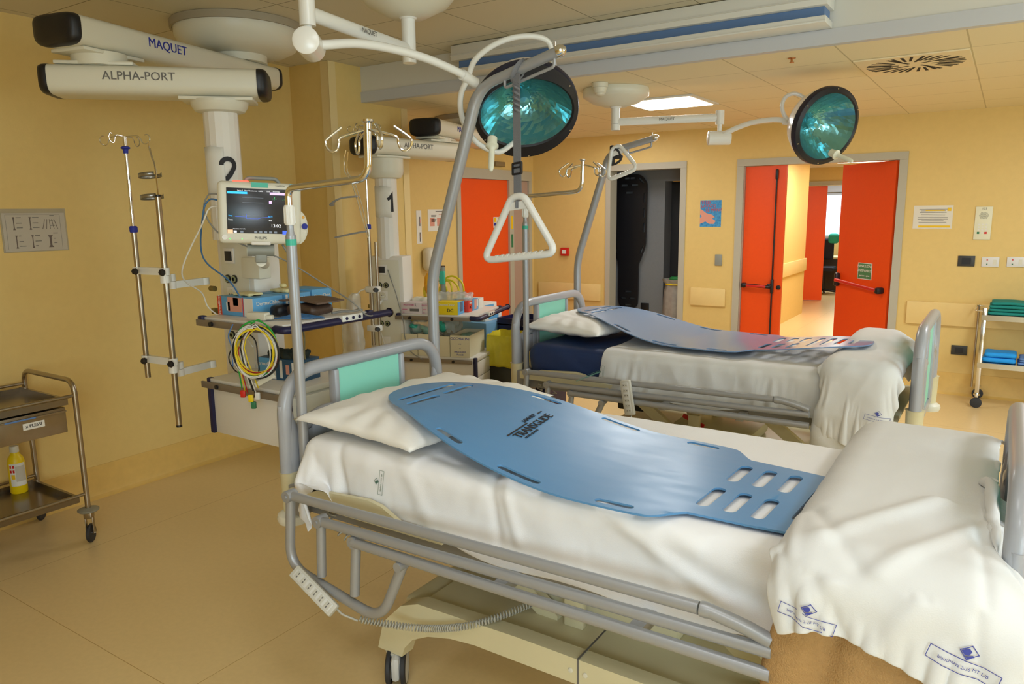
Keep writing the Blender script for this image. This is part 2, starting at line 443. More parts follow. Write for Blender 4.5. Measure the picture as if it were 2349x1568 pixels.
# ---- door_1 : orange door in the alcove wall
d = sroot('door_1', (XA, 6.95, 0))
m = MB()
for y0, y1 in ((6.22, 6.285), (7.20, 7.285), (7.62, 7.68)): m.bx(XA-.06, XA+.02, y0, y1, 0, 2.05)
m.bx(XA-.06, XA+.02, 6.22, 7.68, 2.051, 2.16); obj('door_frame', m, DGREY, d)
obj('door_leaf', MB().bx(XA-.05, XA-.005, 6.287, 7.198, .005, 2.048), ORANGE, d)
obj('side_panel', MB().bx(XA-.05, XA-.002, 7.287, 7.618, .002, 2.048), MAUVE, d)
m = MB().quad((XA-.003, 0, 0), (0, 1, 0), (0, 0, 1), 6.90, 1.52, 7.06, 1.64, .001)
obj('notice', m, PAPER, d)
m = MB().quad((XA-.001, 0, 0), (0, 1, 0), (0, 0, 1), 6.91, 1.585, 6.955, 1.635).quad((XA-.001, 0, 0), (0, 1, 0), (0, 0, 1), 6.985, 1.595, 7.04, 1.635)
obj('notice_symbol', m, YELI, d)
m = MB().lathe([(0, 0), (.018, 0), (.018, .002), (0, .002)], (XA-.001, 6.93, 1.56), (1, 0, 0), 16); obj('notice_symbol', m, BLUEI, d)
m = MB().quad((XA+.021, 0, 0), (0, 1, 0), (0, 0, 1), 7.225, 1.50, 7.262, 1.65); obj('frame_sticker', m, YELI, d)
m = MB().quad((XA+.021, 0, 0), (0, 1, 0), (0, 0, 1), 7.225, 1.29, 7.262, 1.44); obj('frame_sticker', m, GREEN, d)
m = MB().bx(XA+.001, XA+.045, 6.90, 7.09, 2.195, 2.245, .008)
solo('door_closer_plate', m, mat('closer_bronze', '#8d7a55', .5), 'small bronze box on the yellow wall above the orange single door', 'door sensor')

# ---- door_2 : dark side room doorway
d = sroot('door_2', (-3.36, YB, 0)); fz0, fz1 = YB-.012, YB+.155
m = MB().bx(-3.83, -3.77, fz0, fz1, 0, 2.13).bx(-2.95, -2.885, fz0, fz1, 0, 2.13).bx(-3.83, -2.885, fz0, fz1, 2.131, 2.2)
obj('door_frame', m, DGREY, d)
m = MB().bx(-4.5, -3.36, 8.26, 8.3, 0, 2.2).bx(-3.36, -3.33, 8.26, 8.5, 0, 2.2).bx(-3.33, -2.4, 8.26, 8.3, 2.02, 2.2)
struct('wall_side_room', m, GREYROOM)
struct('dark_opening', MB().bx(-3.329, -2.4, 8.46, 8.5, .0, 2.019), DARKROOM)  # dark sheet fills the black door opening; its shade is in the colour
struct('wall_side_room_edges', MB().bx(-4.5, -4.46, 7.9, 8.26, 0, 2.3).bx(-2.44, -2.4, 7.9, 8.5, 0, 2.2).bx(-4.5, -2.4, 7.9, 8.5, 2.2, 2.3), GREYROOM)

# ---- door_3 : double orange door to the corridor
d = sroot('door_3', (-1.57, YB, 0))
m = MB().bx(-2.35, -2.28, fz0, fz1, 0, 2.12).bx(-.87, -.80, fz0, fz1, 0, 2.12).bx(-2.35, -.80, fz0, fz1, 2.121, 2.19)
obj('door_frame', m, DGREY, d)
m = MB().bx(-2.279, -2.268, YB+.001, YB+.05, .0, 2.118); obj('jamb_strip', m, MAUVE, d)
lf = obj('door_leaf', MB().bx(-2.266, -1.868, YB+.03, YB+.075, .006, 2.117), ORANGE, d)
m = MB().cyl((-1.955, YB+.012, .03), (-1.955, YB+.012, 2.08), .008, n=10)
m.box((-1.955, YB+.012, 2.03), (.028, .03, .1), .01).box((-1.955, YB+.012, .915), (.03, .04, .15), .012)
obj('vertical_bolt_rod', m, BLACK, lf)
m = MB().cyl((-2.235, YB-.04, .925), (-1.96, YB-.04, .91), .017, n=14); 
for x in (-2.235, -1.975): m.box((x, YB-.008, .918), (.045, .07, .05), .014)
pb = obj('panic_bar', m, BLACK, lf)
obj('panic_bar_insert', MB().box((-2.10, YB-.052, .917), (.2, .014, .024), .005, R=Matrix.Rotation(.03, 3, 'Y')), RED, pb)
m = MB().lathe([(0, 0), (.022, 0), (.022, .012), (.012, .02), (0, .02)], (-1.893, YB+.03, .905), (0, -1, 0), 20); obj('lock_knob', m, BLACK, lf)
# right leaf swung into the corridor
hx, hy = -.878, YB+.03; ang = math.radians(136.2)
T = Matrix.Translation(Vector((hx, hy, 0))) @ Matrix.Rotation(ang, 4, 'Z')
lf = obj('door_leaf', MB(T).bx(0, .755, -.0225, .0225, .006, 2.117), ORANGE, d)
# bar and sign on the room side (local +y side after the rotation faces the room)
m = MB(T).cyl((.08, .075, .915), (.70, .075, .965), .018, n=14)
pb = obj('panic_bar', m, RED, lf)
m = MB(T).box((.07, .055, .914), (.05, .08, .062), .016); obj('panic_bar_end', m, BLACK, pb)
m = MB(T).box((.715, .045, .968), (.04, .06, .14), .018); obj('panic_bar_end', m, BLACK, pb)
sT = T
m = MB(T).bx(.23, .43, .0235, .0255, 1.0, 1.16); sg = obj('door_sign', m, PAPER, lf)
m = MB(T).bx(.237, .423, .0256, .0268, 1.007, 1.153); obj('sign_field', m, SIGNG, sg)
m = MB(T)
m.text('MANIGLIONE', (.33, .0274, 1.128), (-1, 0, 0), (0, 0, 1), .034, align='CENTER')
m.text('ANTIPANICO', (.33, .0274, 1.083), (-1, 0, 0), (0, 0, 1), .034, align='CENTER')
m.text('apertura a spinta', (.33, .0274, 1.036), (-1, 0, 0), (0, 0, 1), .022, align='CENTER')
obj('lettering', m, PAPER, sg)

# ---- corridor and office beyond
struct('wall_corridor_left', MB().bx(-2.8, -2.7, YB+.15, 12.7, 0, 2.4), WALL)
struct('wall_corridor_right', MB().bx(-.3, -.2, YB+.15, 14.4, 0, 2.4), WALL)
struct('ceiling_corridor', MB().bx(-5.5, 1, YB+.15, 14.4, 2.4, 2.5).bx(-5.5, 1, 14.4, 18, 2.6, 2.7), CEILC)
struct('wall_corridor_end', MB().bx(-5.5, -3.17, 14.4, 14.5, 0, 2.6).bx(-1.3, 1, 14.4, 14.5, 0, 2.6).bx(-3.17, -1.3, 14.4, 14.5, 2.09, 2.6).bx(-5.6, -5.5, 7.9, 18, 0, 2.6).bx(.9, 1, 7.9, 18, 0, 2.6), WALL)
struct('wall_office', MB().bx(-5.5, -3.40, 17.5, 17.6, 0, 2.6).bx(-1.5, 1, 17.5, 17.6, 0, 2.6).bx(-3.4, -1.5, 17.5, 17.6, 0, 1.05).bx(-3.4, -1.5, 17.5, 17.6, 2.02, 2.6), WALL)
w1 = sroot('window_1', (-2.45, 17.5, 1.05))
m = MB().bx(-3.40, -3.33, 17.46, 17.52, 1.05, 2.02).bx(-3.33, -1.57, 17.46, 17.52, 1.05, 1.10).bx(-3.33, -1.57, 17.46, 17.52, 1.96, 2.02).bx(-1.57, -1.5, 17.46, 17.52, 1.05, 2.02).bx(-3.45, -1.5, 17.4, 17.47, 2.022, 2.16)
obj('window_frame', m, FRAMEG, w1)
obj('window_pane', MB().bx(-3.33, -1.57, 17.5, 17.52, 1.1, 1.96), WINGLOW, w1)
d = sroot('door_5', (-2.6, 14.4, 0))
obj('door_frame', MB().bx(-3.23, -3.17, 14.37, 14.5, 0, 2.09).bx(-1.3, -1.24, 14.37, 14.5, 0, 2.09).bx(-3.23, -1.24, 14.37, 14.5, 2.091, 2.16), DGREY, d)
obj('door_leaf', MB().box((-2.955, 14.52, 1.045), (.38, .045, 2.07), rz=.35), ORANGE, d)
# corridor handrails
m = MB().bx(-2.699, -2.665, 8.2, 12.68, .70, .90, .006)
solo('bumper_rail', m, BUMPER, 'pale yellow wall bumper running along the corridor wall beyond the double door', 'wall bumper')
t = thing('desk', (-3.0, 16.6, 0), 'dark cabinet desk under the window of the room beyond the corridor', 'desk')
obj('cabinet', MB().bx(-3.5, -2.0, 16.3, 16.9, .0, .66, .01), mat('dark_wood', '#2c2014', .6), t)
obj('desk_top', MB().bx(-3.52, -1.98, 16.28, 16.92, .661, .70, .005), mat('papers_cream', '#d9cfa0', .6), t)
t = thing('office_chair', (-3.0, 15.9, 0), 'dark office chair with a teal cloth on it, in front of the far desk', 'chair')
m = MB().add(rbox((-3.03, 16.0, .88), (.34, .09, .42), .04, .03), None); obj('backrest', m, mat('chair_dark_blue', '#1d2438', .8), t)
m = MB().add(rbox((-3.0, 15.85, .5), (.42, .42, .08), .035, .03), None); obj('seat', m, MATS['chair_dark_blue'], t)
m = MB().cyl((-3.0, 15.85, .06), (-3.0, 15.85, .46), .03).cyl((-3.03, 16.03, .48), (-3.03, 16.05, .8), .015)
for k in range(5): m.tube([(-3.0, 15.85, .08), (-3.0+.26*math.cos(k*1.257), 15.85+.26*math.sin(k*1.257), .04)], .018)
obj('base', m, BLACK, t)
m = MB().add(rbox((-2.87, 15.98, 1.09), (.20, .14, .20), .06, .03), None)
solo('teal_cloth_bundle', m, mat('teal_cap', '#2fae9c', .8), 'small teal bundle of cloth on top of the far office chair', 'cloth')
# corridor ceiling panel
t = thing('ceiling_light', (-1.9, 12.6, 2.39), 'white light panel in the corridor ceiling above the open orange leaf', 'ceiling light')
obj('diffuser', MB().bx(-2.35, -1.6, 12.3, 13.1, 2.392, 2.399), GLOW, t)

# ---- ceiling items of the rear part
t = thing('ceiling_light', (-2.27, 5.7, ZR-.01), 'square lit panel light in the rear ceiling behind the round lamp mount', 'ceiling light')
obj('frame', MB().bx(-2.58, -1.98, 5.38, 5.98, ZR-.012, ZR-.001), BEAM, t)
obj('diffuser', MB().bx(-2.545, -2.015, 5.415, 5.945, ZR-.016, ZR-.0125), GLOW, t)
t = thing('air_vent', (-.53, 5.07, ZR), 'square cream ceiling vent with a round fan of black slots', 'vent')
obj('plate', MB().bx(-.815, -.245, 4.785, 5.37, ZR-.008, ZR-.001), VENTM, t)
for k in range(32):
    a = 2*PI*(k+.5)/32; l = 1 if k % 2 else 0
    r0, r1 = (.085, .262) if (k % 4 == 0) else (.125, .262)
    if k % 8 == 4: r0, r1 = .045, .262
    cx_, cy_ = -.53, 5.077
    c, s_ = math.cos(a), math.sin(a); sh = .25
    dx, dy = math.cos(a+sh), math.sin(a+sh)
    p0 = Vector((cx_+c*r0, cy_+s_*r0, ZR-.0095)); ln = r1-r0
    m = MB().prism(((0, -.0065), (ln, -.0085), (ln, .0085), (0, .0065)), p0, (dx*.97, dy*.97, 0), (-dy, dx, 0), (0, 0, .0012)); obj('slot', m, VENTD, t)
t = thing('smoke_detector', (-2.3, 4.55, ZR-.07), 'round white smoke detector on the ceiling just left of the square light panel', 'smoke detector')
obj('mount', MB().lathe([(0, 0), (.052, 0), (.054, -.006), (.05, -.03), (.0, -.03)], (-2.3, 4.55, ZR-.001)), WHITE2, t)
obj('sensor', MB().lathe([(0, 0), (.046, 0), (.038, -.03), (.03, -.036), (.03, -.044), (.018, -.052), (0, -.053)], (-2.3, 4.55, ZR-.0315)), WHITE2, t)
t = thing('sprinkler_head', (-1.08, 4.48, ZR), 'tiny brass sprinkler head in the ceiling left of the vent', 'sprinkler')
obj('nozzle', MB().lathe([(0, 0), (.02, 0), (.02, -.004), (.007, -.006), (.007, -.02), (.013, -.022), (.013, -.025), (0, -.025)], (-1.08, 4.48, ZR-.001), n=16), mat('brass', '#c08a5a', .3, 1), t)

# ---- things on the back wall
def wbump(x0, x1, z0, z1, label, y=YB):
    solo('wall_bumper', MB().bx(x0, x1, y-.03, y-.0005, z0, z1, .008), BUMPER, label, 'wall bumper')
wbump(-4.72, -3.88, .66, .855, 'yellow wall bumper between the alcove corner and the dark doorway, behind the far headboard')
wbump(-2.80, -2.42, .68, .87, 'short yellow wall bumper under the hand hygiene poster, between the two doorways')
wbump(-.72, 2.9, .63, .84, 'long yellow wall bumper right of the double orange door, behind the steel trolley')
U, W_ = (1, 0, 0), (0, 0, 1)
t = thing('poster', (-2.61, YB, 1.52), 'small blue poster of washing hands with red lettering', 'poster')
obj('sheet', MB().bx(-2.725, -2.50, YB-.003, YB-.0005, 1.515, 1.79), POSTB, t)
m = MB().prism([(0, .03), (.06, .055), (.10, .03), (.15, .03), (.17, .06), (.13, .085), (.16, .10), (.13, .125), (.07, .14), (0, .19), (0, .13), (.02, .11), (0, .09)], (-2.725, YB-.0045, 1.515), U, W_, (0, .001, 0)); obj('hands_picture', m, SKINP, t)
m = MB()
m.text('TI SEI', (-2.715, YB-.0048, 1.765), U, W_, .042).text('LAVATO', (-2.715, YB-.0048, 1.727), U, W_, .042).text('LE MANI?', (-2.665, YB-.0048, 1.687), U, W_, .042)
obj('lettering', m, REDI, t)
solo('wall_switch', MB().bx(-2.548, -2.472, YB-.014, YB-.0005, 1.11, 1.228, .006), PLATEG, 'grey blank switch plate below the hands poster', 'switch')
solo('wall_plate', MB().bx(-4.63, -4.51, YB-.012, YB-.0005, 1.185, 1.245, .004), mat('bronze_plate', '#8a6f58', .5), 'small brown plate beside the red fire alarm', 'wall plate')
t = thing('fire_alarm', (-4.35, YB, 1.18), 'square red fire alarm call point on the back wall near the alcove corner', 'fire alarm')
obj('body', MB().bx(-4.405, -4.30, YB-.04, YB-.0005, 1.175, 1.27, .008), RED, t)
obj('window', MB().bx(-4.38, -4.325, YB-.043, YB-.041, 1.20, 1.245), PAPER, t)
t = thing('notice_sheet', (-.57, YB, 1.5), 'printed white notice with a yellow band at its foot, right of the double door', 'notice')
obj('sheet', MB().bx(-.725, -.415, YB-.003, YB-.0005, 1.50, 1.705), mat('notice_paper', '#e3ded0', .5), t)
m = MB(); rr = random.Random(3)
for k in range(9):
    z = 1.67-k*.0145; a = rr.uniform(.02, .06); m.quad((0, YB-.0035, 0), U, W_, -.71+a, z, -.43-a, z+.0035, .0005)
obj('printed_lines', m, INKG, t)
for q_ in ((-.68, 1.51, -.43, 1.528), (-.46, 1.655, -.43, 1.685), (-.63, 1.657, -.48, 1.667)): obj('yellow_band', MB().quad((0, YB-.0035, 0), U, W_, *q_, .0006), YELI, t)
t = thing('intercom', (-.18, YB, 1.41), 'white wall intercom panel numbered 103 with speaker dots and a green and a red key', 'intercom')
obj('panel', MB().bx(-.245, -.118, YB-.012, YB-.0005, 1.405, 1.69, .003), mat('intercom_white', '#e6e4c8', .5), t)
m = MB()
for i in range(-4, 5):
    for j in range(-3, 4):
        x = i*.0085+(j % 2)*.00425; z = j*.0078
        if x*x+z*z < .0012: m.lathe([(0, 0), (.0028, 0), (.0028, .001), (0, .001)], (-.18+x, YB-.0125, 1.613+z), (0, -1, 0), 6)
obj('speaker_holes', m, INKG, t)
m = MB()
for i in range(3):
    for j in range(4):
        if j == 3 and i != 1: continue
        m.bx(-.218+i*.028, -.204+i*.028, YB-.0145, YB-.0125, 1.53-j*.023, 1.542-j*.023)
obj('key', m, CARDW, t)
obj('green_key', MB().bx(-.221, -.203, YB-.015, YB-.0125, 1.455, 1.473), GREEN, t)
obj('red_key', MB().bx(-.166, -.147, YB-.015, YB-.0125, 1.455, 1.473), RED, t)
obj('lettering', MB().text('103', (-.18, YB-.0128, 1.672), U, W_, .026, align='CENTER'), INKG, t)
def outlet(x0, x1, z0, z1, mm, label, kind):
    t = thing('wall_outlet' if kind else 'gas_outlet', ((x0+x1)/2, YB, z0), label, 'outlet')
    obj('plate', MB().bx(x0, x1, YB-.012, YB-.0005, z0, z1, .003), mm, t)
    if kind: obj('insert', MB().bx(x0+.03, x1-.03, YB-.0135, YB-.0122, z0+.018, z1-.018), BLACK, t)
    else:
        obj('red_mark', MB().bx(x0+.036, x0+.046, YB-.0135, YB-.0122, z1-.03, z1-.02), RED, t)
        obj('green_mark', MB().bx(x0+.036, x0+.046, YB-.0135, YB-.0122, z0+.018, z0+.028), GREEN, t)
        obj('keys', MB().bx(x1-.045, x1-.02, YB-.0135, YB-.0122, z0+.02, z1-.022), INKG if False else WHITE2, t)
outlet(-.345, -.215, 1.17, 1.262, mat('outlet_dark', '#3a3a38', .5), 'dark grey outlet plate below the intercom', True)
WO = mat('outlet_white', '#e2e0dc', .4)
outlet(-.165, -.035, 1.17, 1.255, WO, 'white outlet plate with red and green marks, next to the dark grey outlet', False)
outlet(.02, .15, 1.175, 1.26, WO, 'white outlet plate with red and green marks at the right edge of the photo', False)
outlet(-.335, -.21, .37, .455, MATS['outlet_dark'], 'black outlet low on the wall behind the leg of the steel trolley', True)
solo('wall_hook', MB().cyl((.3, YB, 2.0), (.3, YB-.03, 2.0), .008), INKG, 'small dark hook high on the back wall at the far right', 'hook')

# ---- things on the left walls
UL, = ((0, 1, 0),)
t = thing('chart_sleeve', (XL, 2.03, 1.5), 'sheet with six small bone drawings in a clear punched sleeve on the left wall', 'chart')
obj('sleeve', MB().bx(XL+.0005, XL+.0025, 1.86, 2.20, 1.512, 1.748), mat('sleeve_film', '#c9bfa4', .25, alpha=.55), t)
obj('sheet', MB().bx(XL+.0026, XL+.0036, 1.868, 2.192, 1.517, 1.725), PAPERP, t)
m = MB(); ol = (XL+.0038, 0, 0)
def bone(m, y, z0, z1, th=.004):
    m.prism([(y-th*1.6, z0), (y+th*1.6, z0), (y+th*.6, z0+.012), (y+th*.6, z1-.012), (y+th*1.5, z1), (y-th*1.5, z1), (y-th*.6, z1-.012), (y-th*.6, z0+.012)], ol, (0, 1, 0), (0, 0, 1), (.0005, 0, 0))
for y, z0, z1 in ((1.925, 1.633, 1.703), (2.008, 1.633, 1.703), (1.93, 1.533, 1.603), (2.012, 1.533, 1.603)): bone(m, y, z0, z1)
for k in range(5): m.tube([(XL+.004, 2.085+k*.012, 1.69), (XL+.004, 2.07+k*.02, 1.635)], .0013, 5)
bone(m, 2.105, 1.533, 1.60, .009)
obj('bone_drawings', m, mat('drawing_ink', '#6b5f58', .7), t)
m = MB(); rr = random.Random(5)
for y, z in ((1.925, 1.70), (2.008, 1.70), (1.93, 1.60), (2.012, 1.60), (2.10, 1.71), (2.11, 1.612)):
    for q in (0, -.03, -.055):
        l = rr.uniform(.012, .035); m.quad(ol, (0, 1, 0), (0, 0, 1), y+.012, z+q-.002, y+.012+l, z+q+.002, .0004)
m.quad(ol, (0, 1, 0), (0, 0, 1), 1.885, 1.529, 1.886, 1.715, .0004).quad(ol, (0, 1, 0), (0, 0, 1), 2.165, 1.529, 2.166, 1.715, .0004).quad(ol, (0, 1, 0), (0, 0, 1), 1.885, 1.715, 2.166, 1.716, .0004)
obj('captions', m, INKG, t)
def sheet_on_wall(name, y0, y1, z0, z1, label, strip):
    t = thing(name, (XA, (y0+y1)/2, z0), label, 'poster')
    obj('sheet', MB().bx(XA+.0005, XA+.003, y0, y1, z0, z1), PAPER, t)
    m = MB(); m2 = MB()
    if strip:
        for k in range(2):
            zc = z1-.06-k*.15
            m.quad((XA+.0033, 0, 0), (0, 1, 0), (0, 0, 1), y0+.04, zc-.09, y1-.02, zc, .0006)
            m2.quad((XA+.0036, 0, 0), (0, 1, 0), (0, 0, 1), y0+.05, zc-.06, y0+.06, zc-.02, .0006)
        obj('picture', m, INKG, t); obj('picture', m2, SKINP, t)
    else:
        for i in range(3): m.quad((XA+.0033, 0, 0), (0, 1, 0), (0, 0, 1), y0+.03+i*.11, z0+.05, y0+.10+i*.11, z0+.13, .0006)
        for i in range(2): m.quad((XA+.0033, 0, 0), (0, 1, 0), (0, 0, 1), y0+.17+i*.10, z0+.16, y0+.25+i*.10, z1-.05, .0006)
        for k in range(6): m2.quad((XA+.0033, 0, 0), (0, 1, 0), (0, 0, 1), y0+.05, z1-.06-k*.013, y0+.13-(k % 3)*.01, z1-.055-k*.013, .0006)
        m2.quad((XA+.0033, 0, 0), (0, 1, 0), (0, 0, 1), y0+.12, z1-.025, y0+.25, z1-.017, .0006)
        obj('picture', m, SKINP, t); obj('captions', m2, INKG, t)
sheet_on_wall('instruction_sheet', 5.585, 5.66, 1.40, 1.72, 'narrow white sheet of small figures at the corner trim, left of the photo sheet', True)
sheet_on_wall('photo_sheet', 5.76, 6.06, 1.515, 1.73, 'white sheet of small skin-toned photos on the wall left of the orange single door', False)
t = thing('soap_dispenser', (XA, 5.68, 1.13), 'cream soap dispenser with a navy front band on the alcove wall', 'dispenser')
m = MB().add(rbox((XA+.065, 5.70, 1.245), (.125, .15, .235), .055, .015)); obj('body', m, WHITE2, t)
m = MB().add(rbox((XA+.105, 5.725, 1.195), (.06, .10, .125), .022, .015)); obj('push_band', m, NAVY, t)

# ================================================================ BEDS
def end_board(nm, root, X, Y0, Y1, foot=False):
    """curved grey tube frame with aqua panel, slotted side wings, cream feet and bumper discs"""
    m = MB(); W = Y1-Y0
    path = rnd([(X, Y0, .74), (X, Y0, 1.115), (X, Y1, 1.115), (X, Y1, .74)], .17, 10)
    m.tube(path, .027, 16)
    # posts widen downwards
    for y, s in ((Y0, 1), (Y1, -1)):
        m.tube([(X, y+s*.016, .735), (X, y+s*.018, .80), (X, y+s*.017, .88), (X, y+s*.006, .94), (X, y, 1.0)], .03, 24, flat=.62, rr=[.046, .048, .046, .034, .027])
    fr = obj('frame', m, GREYP, root)
    # uprights beside the panel, sloping wing bars and slotted wing plates
    a0, a1 = Y0+.27, Y1-.27
    m = MB().bx(X-.02, X+.02, a0-.028, a0-.001, .66, 1.09, .008).bx(X-.02, X+.02, a1+.001, a1+.028, .66, 1.09, .008)
    m.bx(X-.018, X+.018, a0-.028, a1+.028, .62, .66, .006)
    obj('upright', m, GREYP, root)
    for y, s in ((Y0, 1), (Y1, -1)):
        m = MB()
        m.tube(smooth_path([(X, y+s*.03, .80), (X, y+s*.05, .87), (X, y+s*.12, .915), (X, y+s*.20, .935), (X, y+s*.245, .93)], 5), .024, 14)
        # wing plate with an arched slot, built as a U of three pieces
        h0, h1 = y+s*.12, y+s*.19
        def pl(ya, yb, z0, z1): m.bx(X-.014, X+.014, min(ya, yb), max(ya, yb), z0, z1, .003)
        pl(y+s*.03, h0, .60, .885); pl(h1, y+s*.25, .60, .925); pl(h0, h1, .80, .905)
        arc = [(h0, .801)]+[(h0+(h1-h0)*(.5-.5*math.cos(PI*k/8)), .80-.0+.0-(.035*(1-math.sin(PI*k/8)))) for k in range(9)]+[(h1, .801)]
        m.prism([(p[0], p[1]) for p in arc], (X-.012, 0, 0), (0, 1, 0), (0, 0, 1), (.024, 0, 0))
        pl(h0, h1, .60, .64)
        obj('side_wing', m, GREYP, root)
        m = MB().lathe([(.044, .74), (.040, .735), (.036, .60), (.034, .575)], (X, y+s*.012, 0), n=28)
        ft = obj('foot_sleeve', m, CREAM, root)
        m = MB().lathe([(0, .585), (.04, .583), (.058, .57), (.062, .555), (.055, .537), (.03, .53), (0, .53)], (X, y+s*.012, 0), n=28)
        obj('bumper_disc', m, WHITE2, root)
    obj('panel', MB().bx(X-.008, X+.008, a0, a1, .661, 1.09), AQUA, root)

def bed(ox, oy, label, which):
    T = Matrix.Translation((ox, oy, 0)); r = thing('hospital_bed', (-1.07+ox, 2.22+oy, 0), label, 'bed')
    end_b = []
    Y0, Y1 = 1.77, 2.67
    hb = bpy.data.objects.new('headboard', None); COL.objects.link(hb); hb.parent = r; hb.location = Vector((-2.2+ox, 2.22+oy, 0))-r.location
    end_board('headboard', hb, -2.2+ox, Y0+oy, Y1+oy)
    fb = bpy.data.objects.new('footboard', None); COL.objects.link(fb); fb.parent = r; fb.location = Vector((.075+ox, 2.22+oy, 0))-r.location
    end_board('footboard', fb, .075+ox, Y0+oy, Y1+oy, True)
    # side rails, near and far side, folded down
    for side in (-1, 1):
        ys = (Y0-.13) if side < 0 else (Y1+.13)
        sr = bpy.data.objects.new('side_rail', None); COL.objects.link(sr); sr.parent = r; sr.location = Vector((-1.2+ox, ys+oy, .6))-r.location
        R_ = .0165
        m = MB(T).tube([(-2.035, ys, .722), (-.55, ys, .742)], R_, 14); m.lathe([(0, 0), (.019, 0), (.02, .012), (.017, .03), (0, .034)], (-.545, ys, .742), (1, 0, 0), 16)
        m.tube(smooth_path([(-.52, ys, .742), (-.44, ys, .728), (-.375, ys, .71)], 6), .018, 14)
        obj('upper_bar', m, SILVER, sr)
        obj('middle_bar', MB(T).tube([(-1.885, ys-.005, .662), (-.372, ys-.005, .687)], R_, 14), SILVER, sr)
        obj('lower_bar', MB(T).tube([(-1.72, ys-.012, .628), (-.372, ys-.012, .632)], R_, 14), SILVER, sr)
        m = MB(T).tube(rnd([(-2.035, ys, .708), (-2.062, ys, .45), (-1.62, ys, .372), (-1.513, ys, .60)], .09, 8), .0175, 14)
        m.cyl((-1.513, ys-.03, .60), (-1.513, ys+.03, .60), .016, n=18)
        obj('end_loop', m, SILVER, sr)
        for x0, x1, z0, z1 in ((-1.885, -1.897, .65, .455), (-1.72, -1.738, .615, .43)):
            obj('strut', MB(T).tube([(x0, ys, z0), (x1, ys, z1)], .0165, 14), SILVER, sr)
        for x, z in ((-2.035, .722), (-1.885, .662), (-1.72, .628)):
            obj('hinge', MB(T).cyl((x, ys-.022, z), (x, ys+.02, z), .021, n=16).cyl((x, ys-.026, z), (x, ys-.0221, z), .007, n=10), SILVER, sr)
        for x in (-1.15, -.72): obj('rail_mount', MB(T).bx(x-.02, x+.02, min(ys, ys-side*.11), max(ys, ys-side*.11), .60, .635, .004), SILVER, sr)
    # lying frame and mattress platform
    m = MB(T)
    for y in (Y0+.045, Y1-.045): m.bx(-2.17, .03, y-.018, y+.018, .585, .64, .004)
    for x in (-2.15, -1.45, -.75, -.05): m.bx(x-.02, x+.02, Y0+.06, Y1-.06, .585, .625, .004)
    m.bx(-2.21, -2.12, Y0-.02, Y0+.10, .58, .70, .006).bx(-2.21, -2.12, Y1-.10, Y1+.02, .58, .70, .006)
    obj('lying_frame', m, mat('lying_frame_grey%d' % which, '#8f9093', .45), r)
    m = MB(T)
    for x0, x1 in ((-2.12, -1.42), (-1.41, -1.0), (-.99, -.60), (-.59, .0)):
        m.bx(x0, x1, Y0+.01, Y1-.01, .645, .668, .006)
    for y in (Y0-.006, Y1+.006):   # raised side lips of the head section
        m.prism([(-2.14, .655), (-2.14, .700), (-2.04, .70), (-1.99, .722), (-1.74, .738), (-1.68, .728), (-1.60, .69), (-1.42, .685), (-1.42, .655)], (0, y-.008+(-.034 if y < 2 else .034), 0), (1, 0, 0), (0, 0, 1), (0, .016, 0))
    obj('mattress_platform', m, CREAM, r)
    # chassis
    m = MB(T)
    for y0 in (Y0+.03, Y1-.09):
        prof = [(-1.80, .13), (-1.685, .13), (-1.67, .17), (-1.63, .215), (-1.56, .25), (-1.46, .275), (-1.36, .285), (-.60, .285), (-.45, .26), (-.40, .13), (-.27, .13), (-.27, .29), (-.32, .34), (-.45, .365), (-1.2, .37), (-1.60, .36), (-1.68, .33), (-1.77, .24)]
        m.prism(prof, (0, y0, 0), (1, 0, 0), (0, 0, 1), (0, .06, 0))
    m.bx(-1.62, -.40, Y0+.09, Y1-.09, .30, .345, .01)
    m.bx(-1.72, -1.62, Y0+.09, Y1-.09, .25, .33, .02).bx(-.40, -.30, Y0+.09, Y1-.09, .25, .33, .02)
    m.bx(-1.25, -.75, Y0+.28, Y1-.28, .345, .42, .03)
    obj('chassis', m, CREAM, r)
    m = MB(T).bx(-.972, -.966, Y0+.0285, Y0+.03, .285, .37).bx(-.972, -.966, Y0+.03, Y1-.03, .3702, .3715); 
    obj('chassis_seam', m, INKG, r)
    for x in (-.995, -.945):
        m = MB(T).lathe([(0, 0), (.009, 0), (.007, .003), (0, .004)], (x, Y0+.0295, .325), (0, -1, 0), 12)
        obj('screw_cap', m, WHITE2, r)
    for y in (Y0+.22, Y1-.26):
        for xx in (-1.52, -.75):
            obj('lifting_arm', MB(T).prism([(-.02, -.03), (.44, -.03), (.46, 0), (.44, .03), (-.02, .03)], (xx, y, .60), (.80, 0, -.60), (.60, 0, .80), (0, .035, 0)), CREAM, r)
        obj('arm_bracket', MB(T).bx(-1.12, -1.05, y-.01, y+.02, .345, .50, .004), CREAM, r)
    obj('motor_box', MB(T).bx(-1.60, -1.42, Y0+.25, Y0+.45, .46, .575, .012), BLACK, r)
    obj('brake_marking', MB(T).prism([(0, -.012), (.14, -.012), (.14, .012), (0, .012)], (-1.17, Y0+.26, .475), (.93, 0, -.37), (.37, 0, .93), (0, .012, 0)), RED, r)
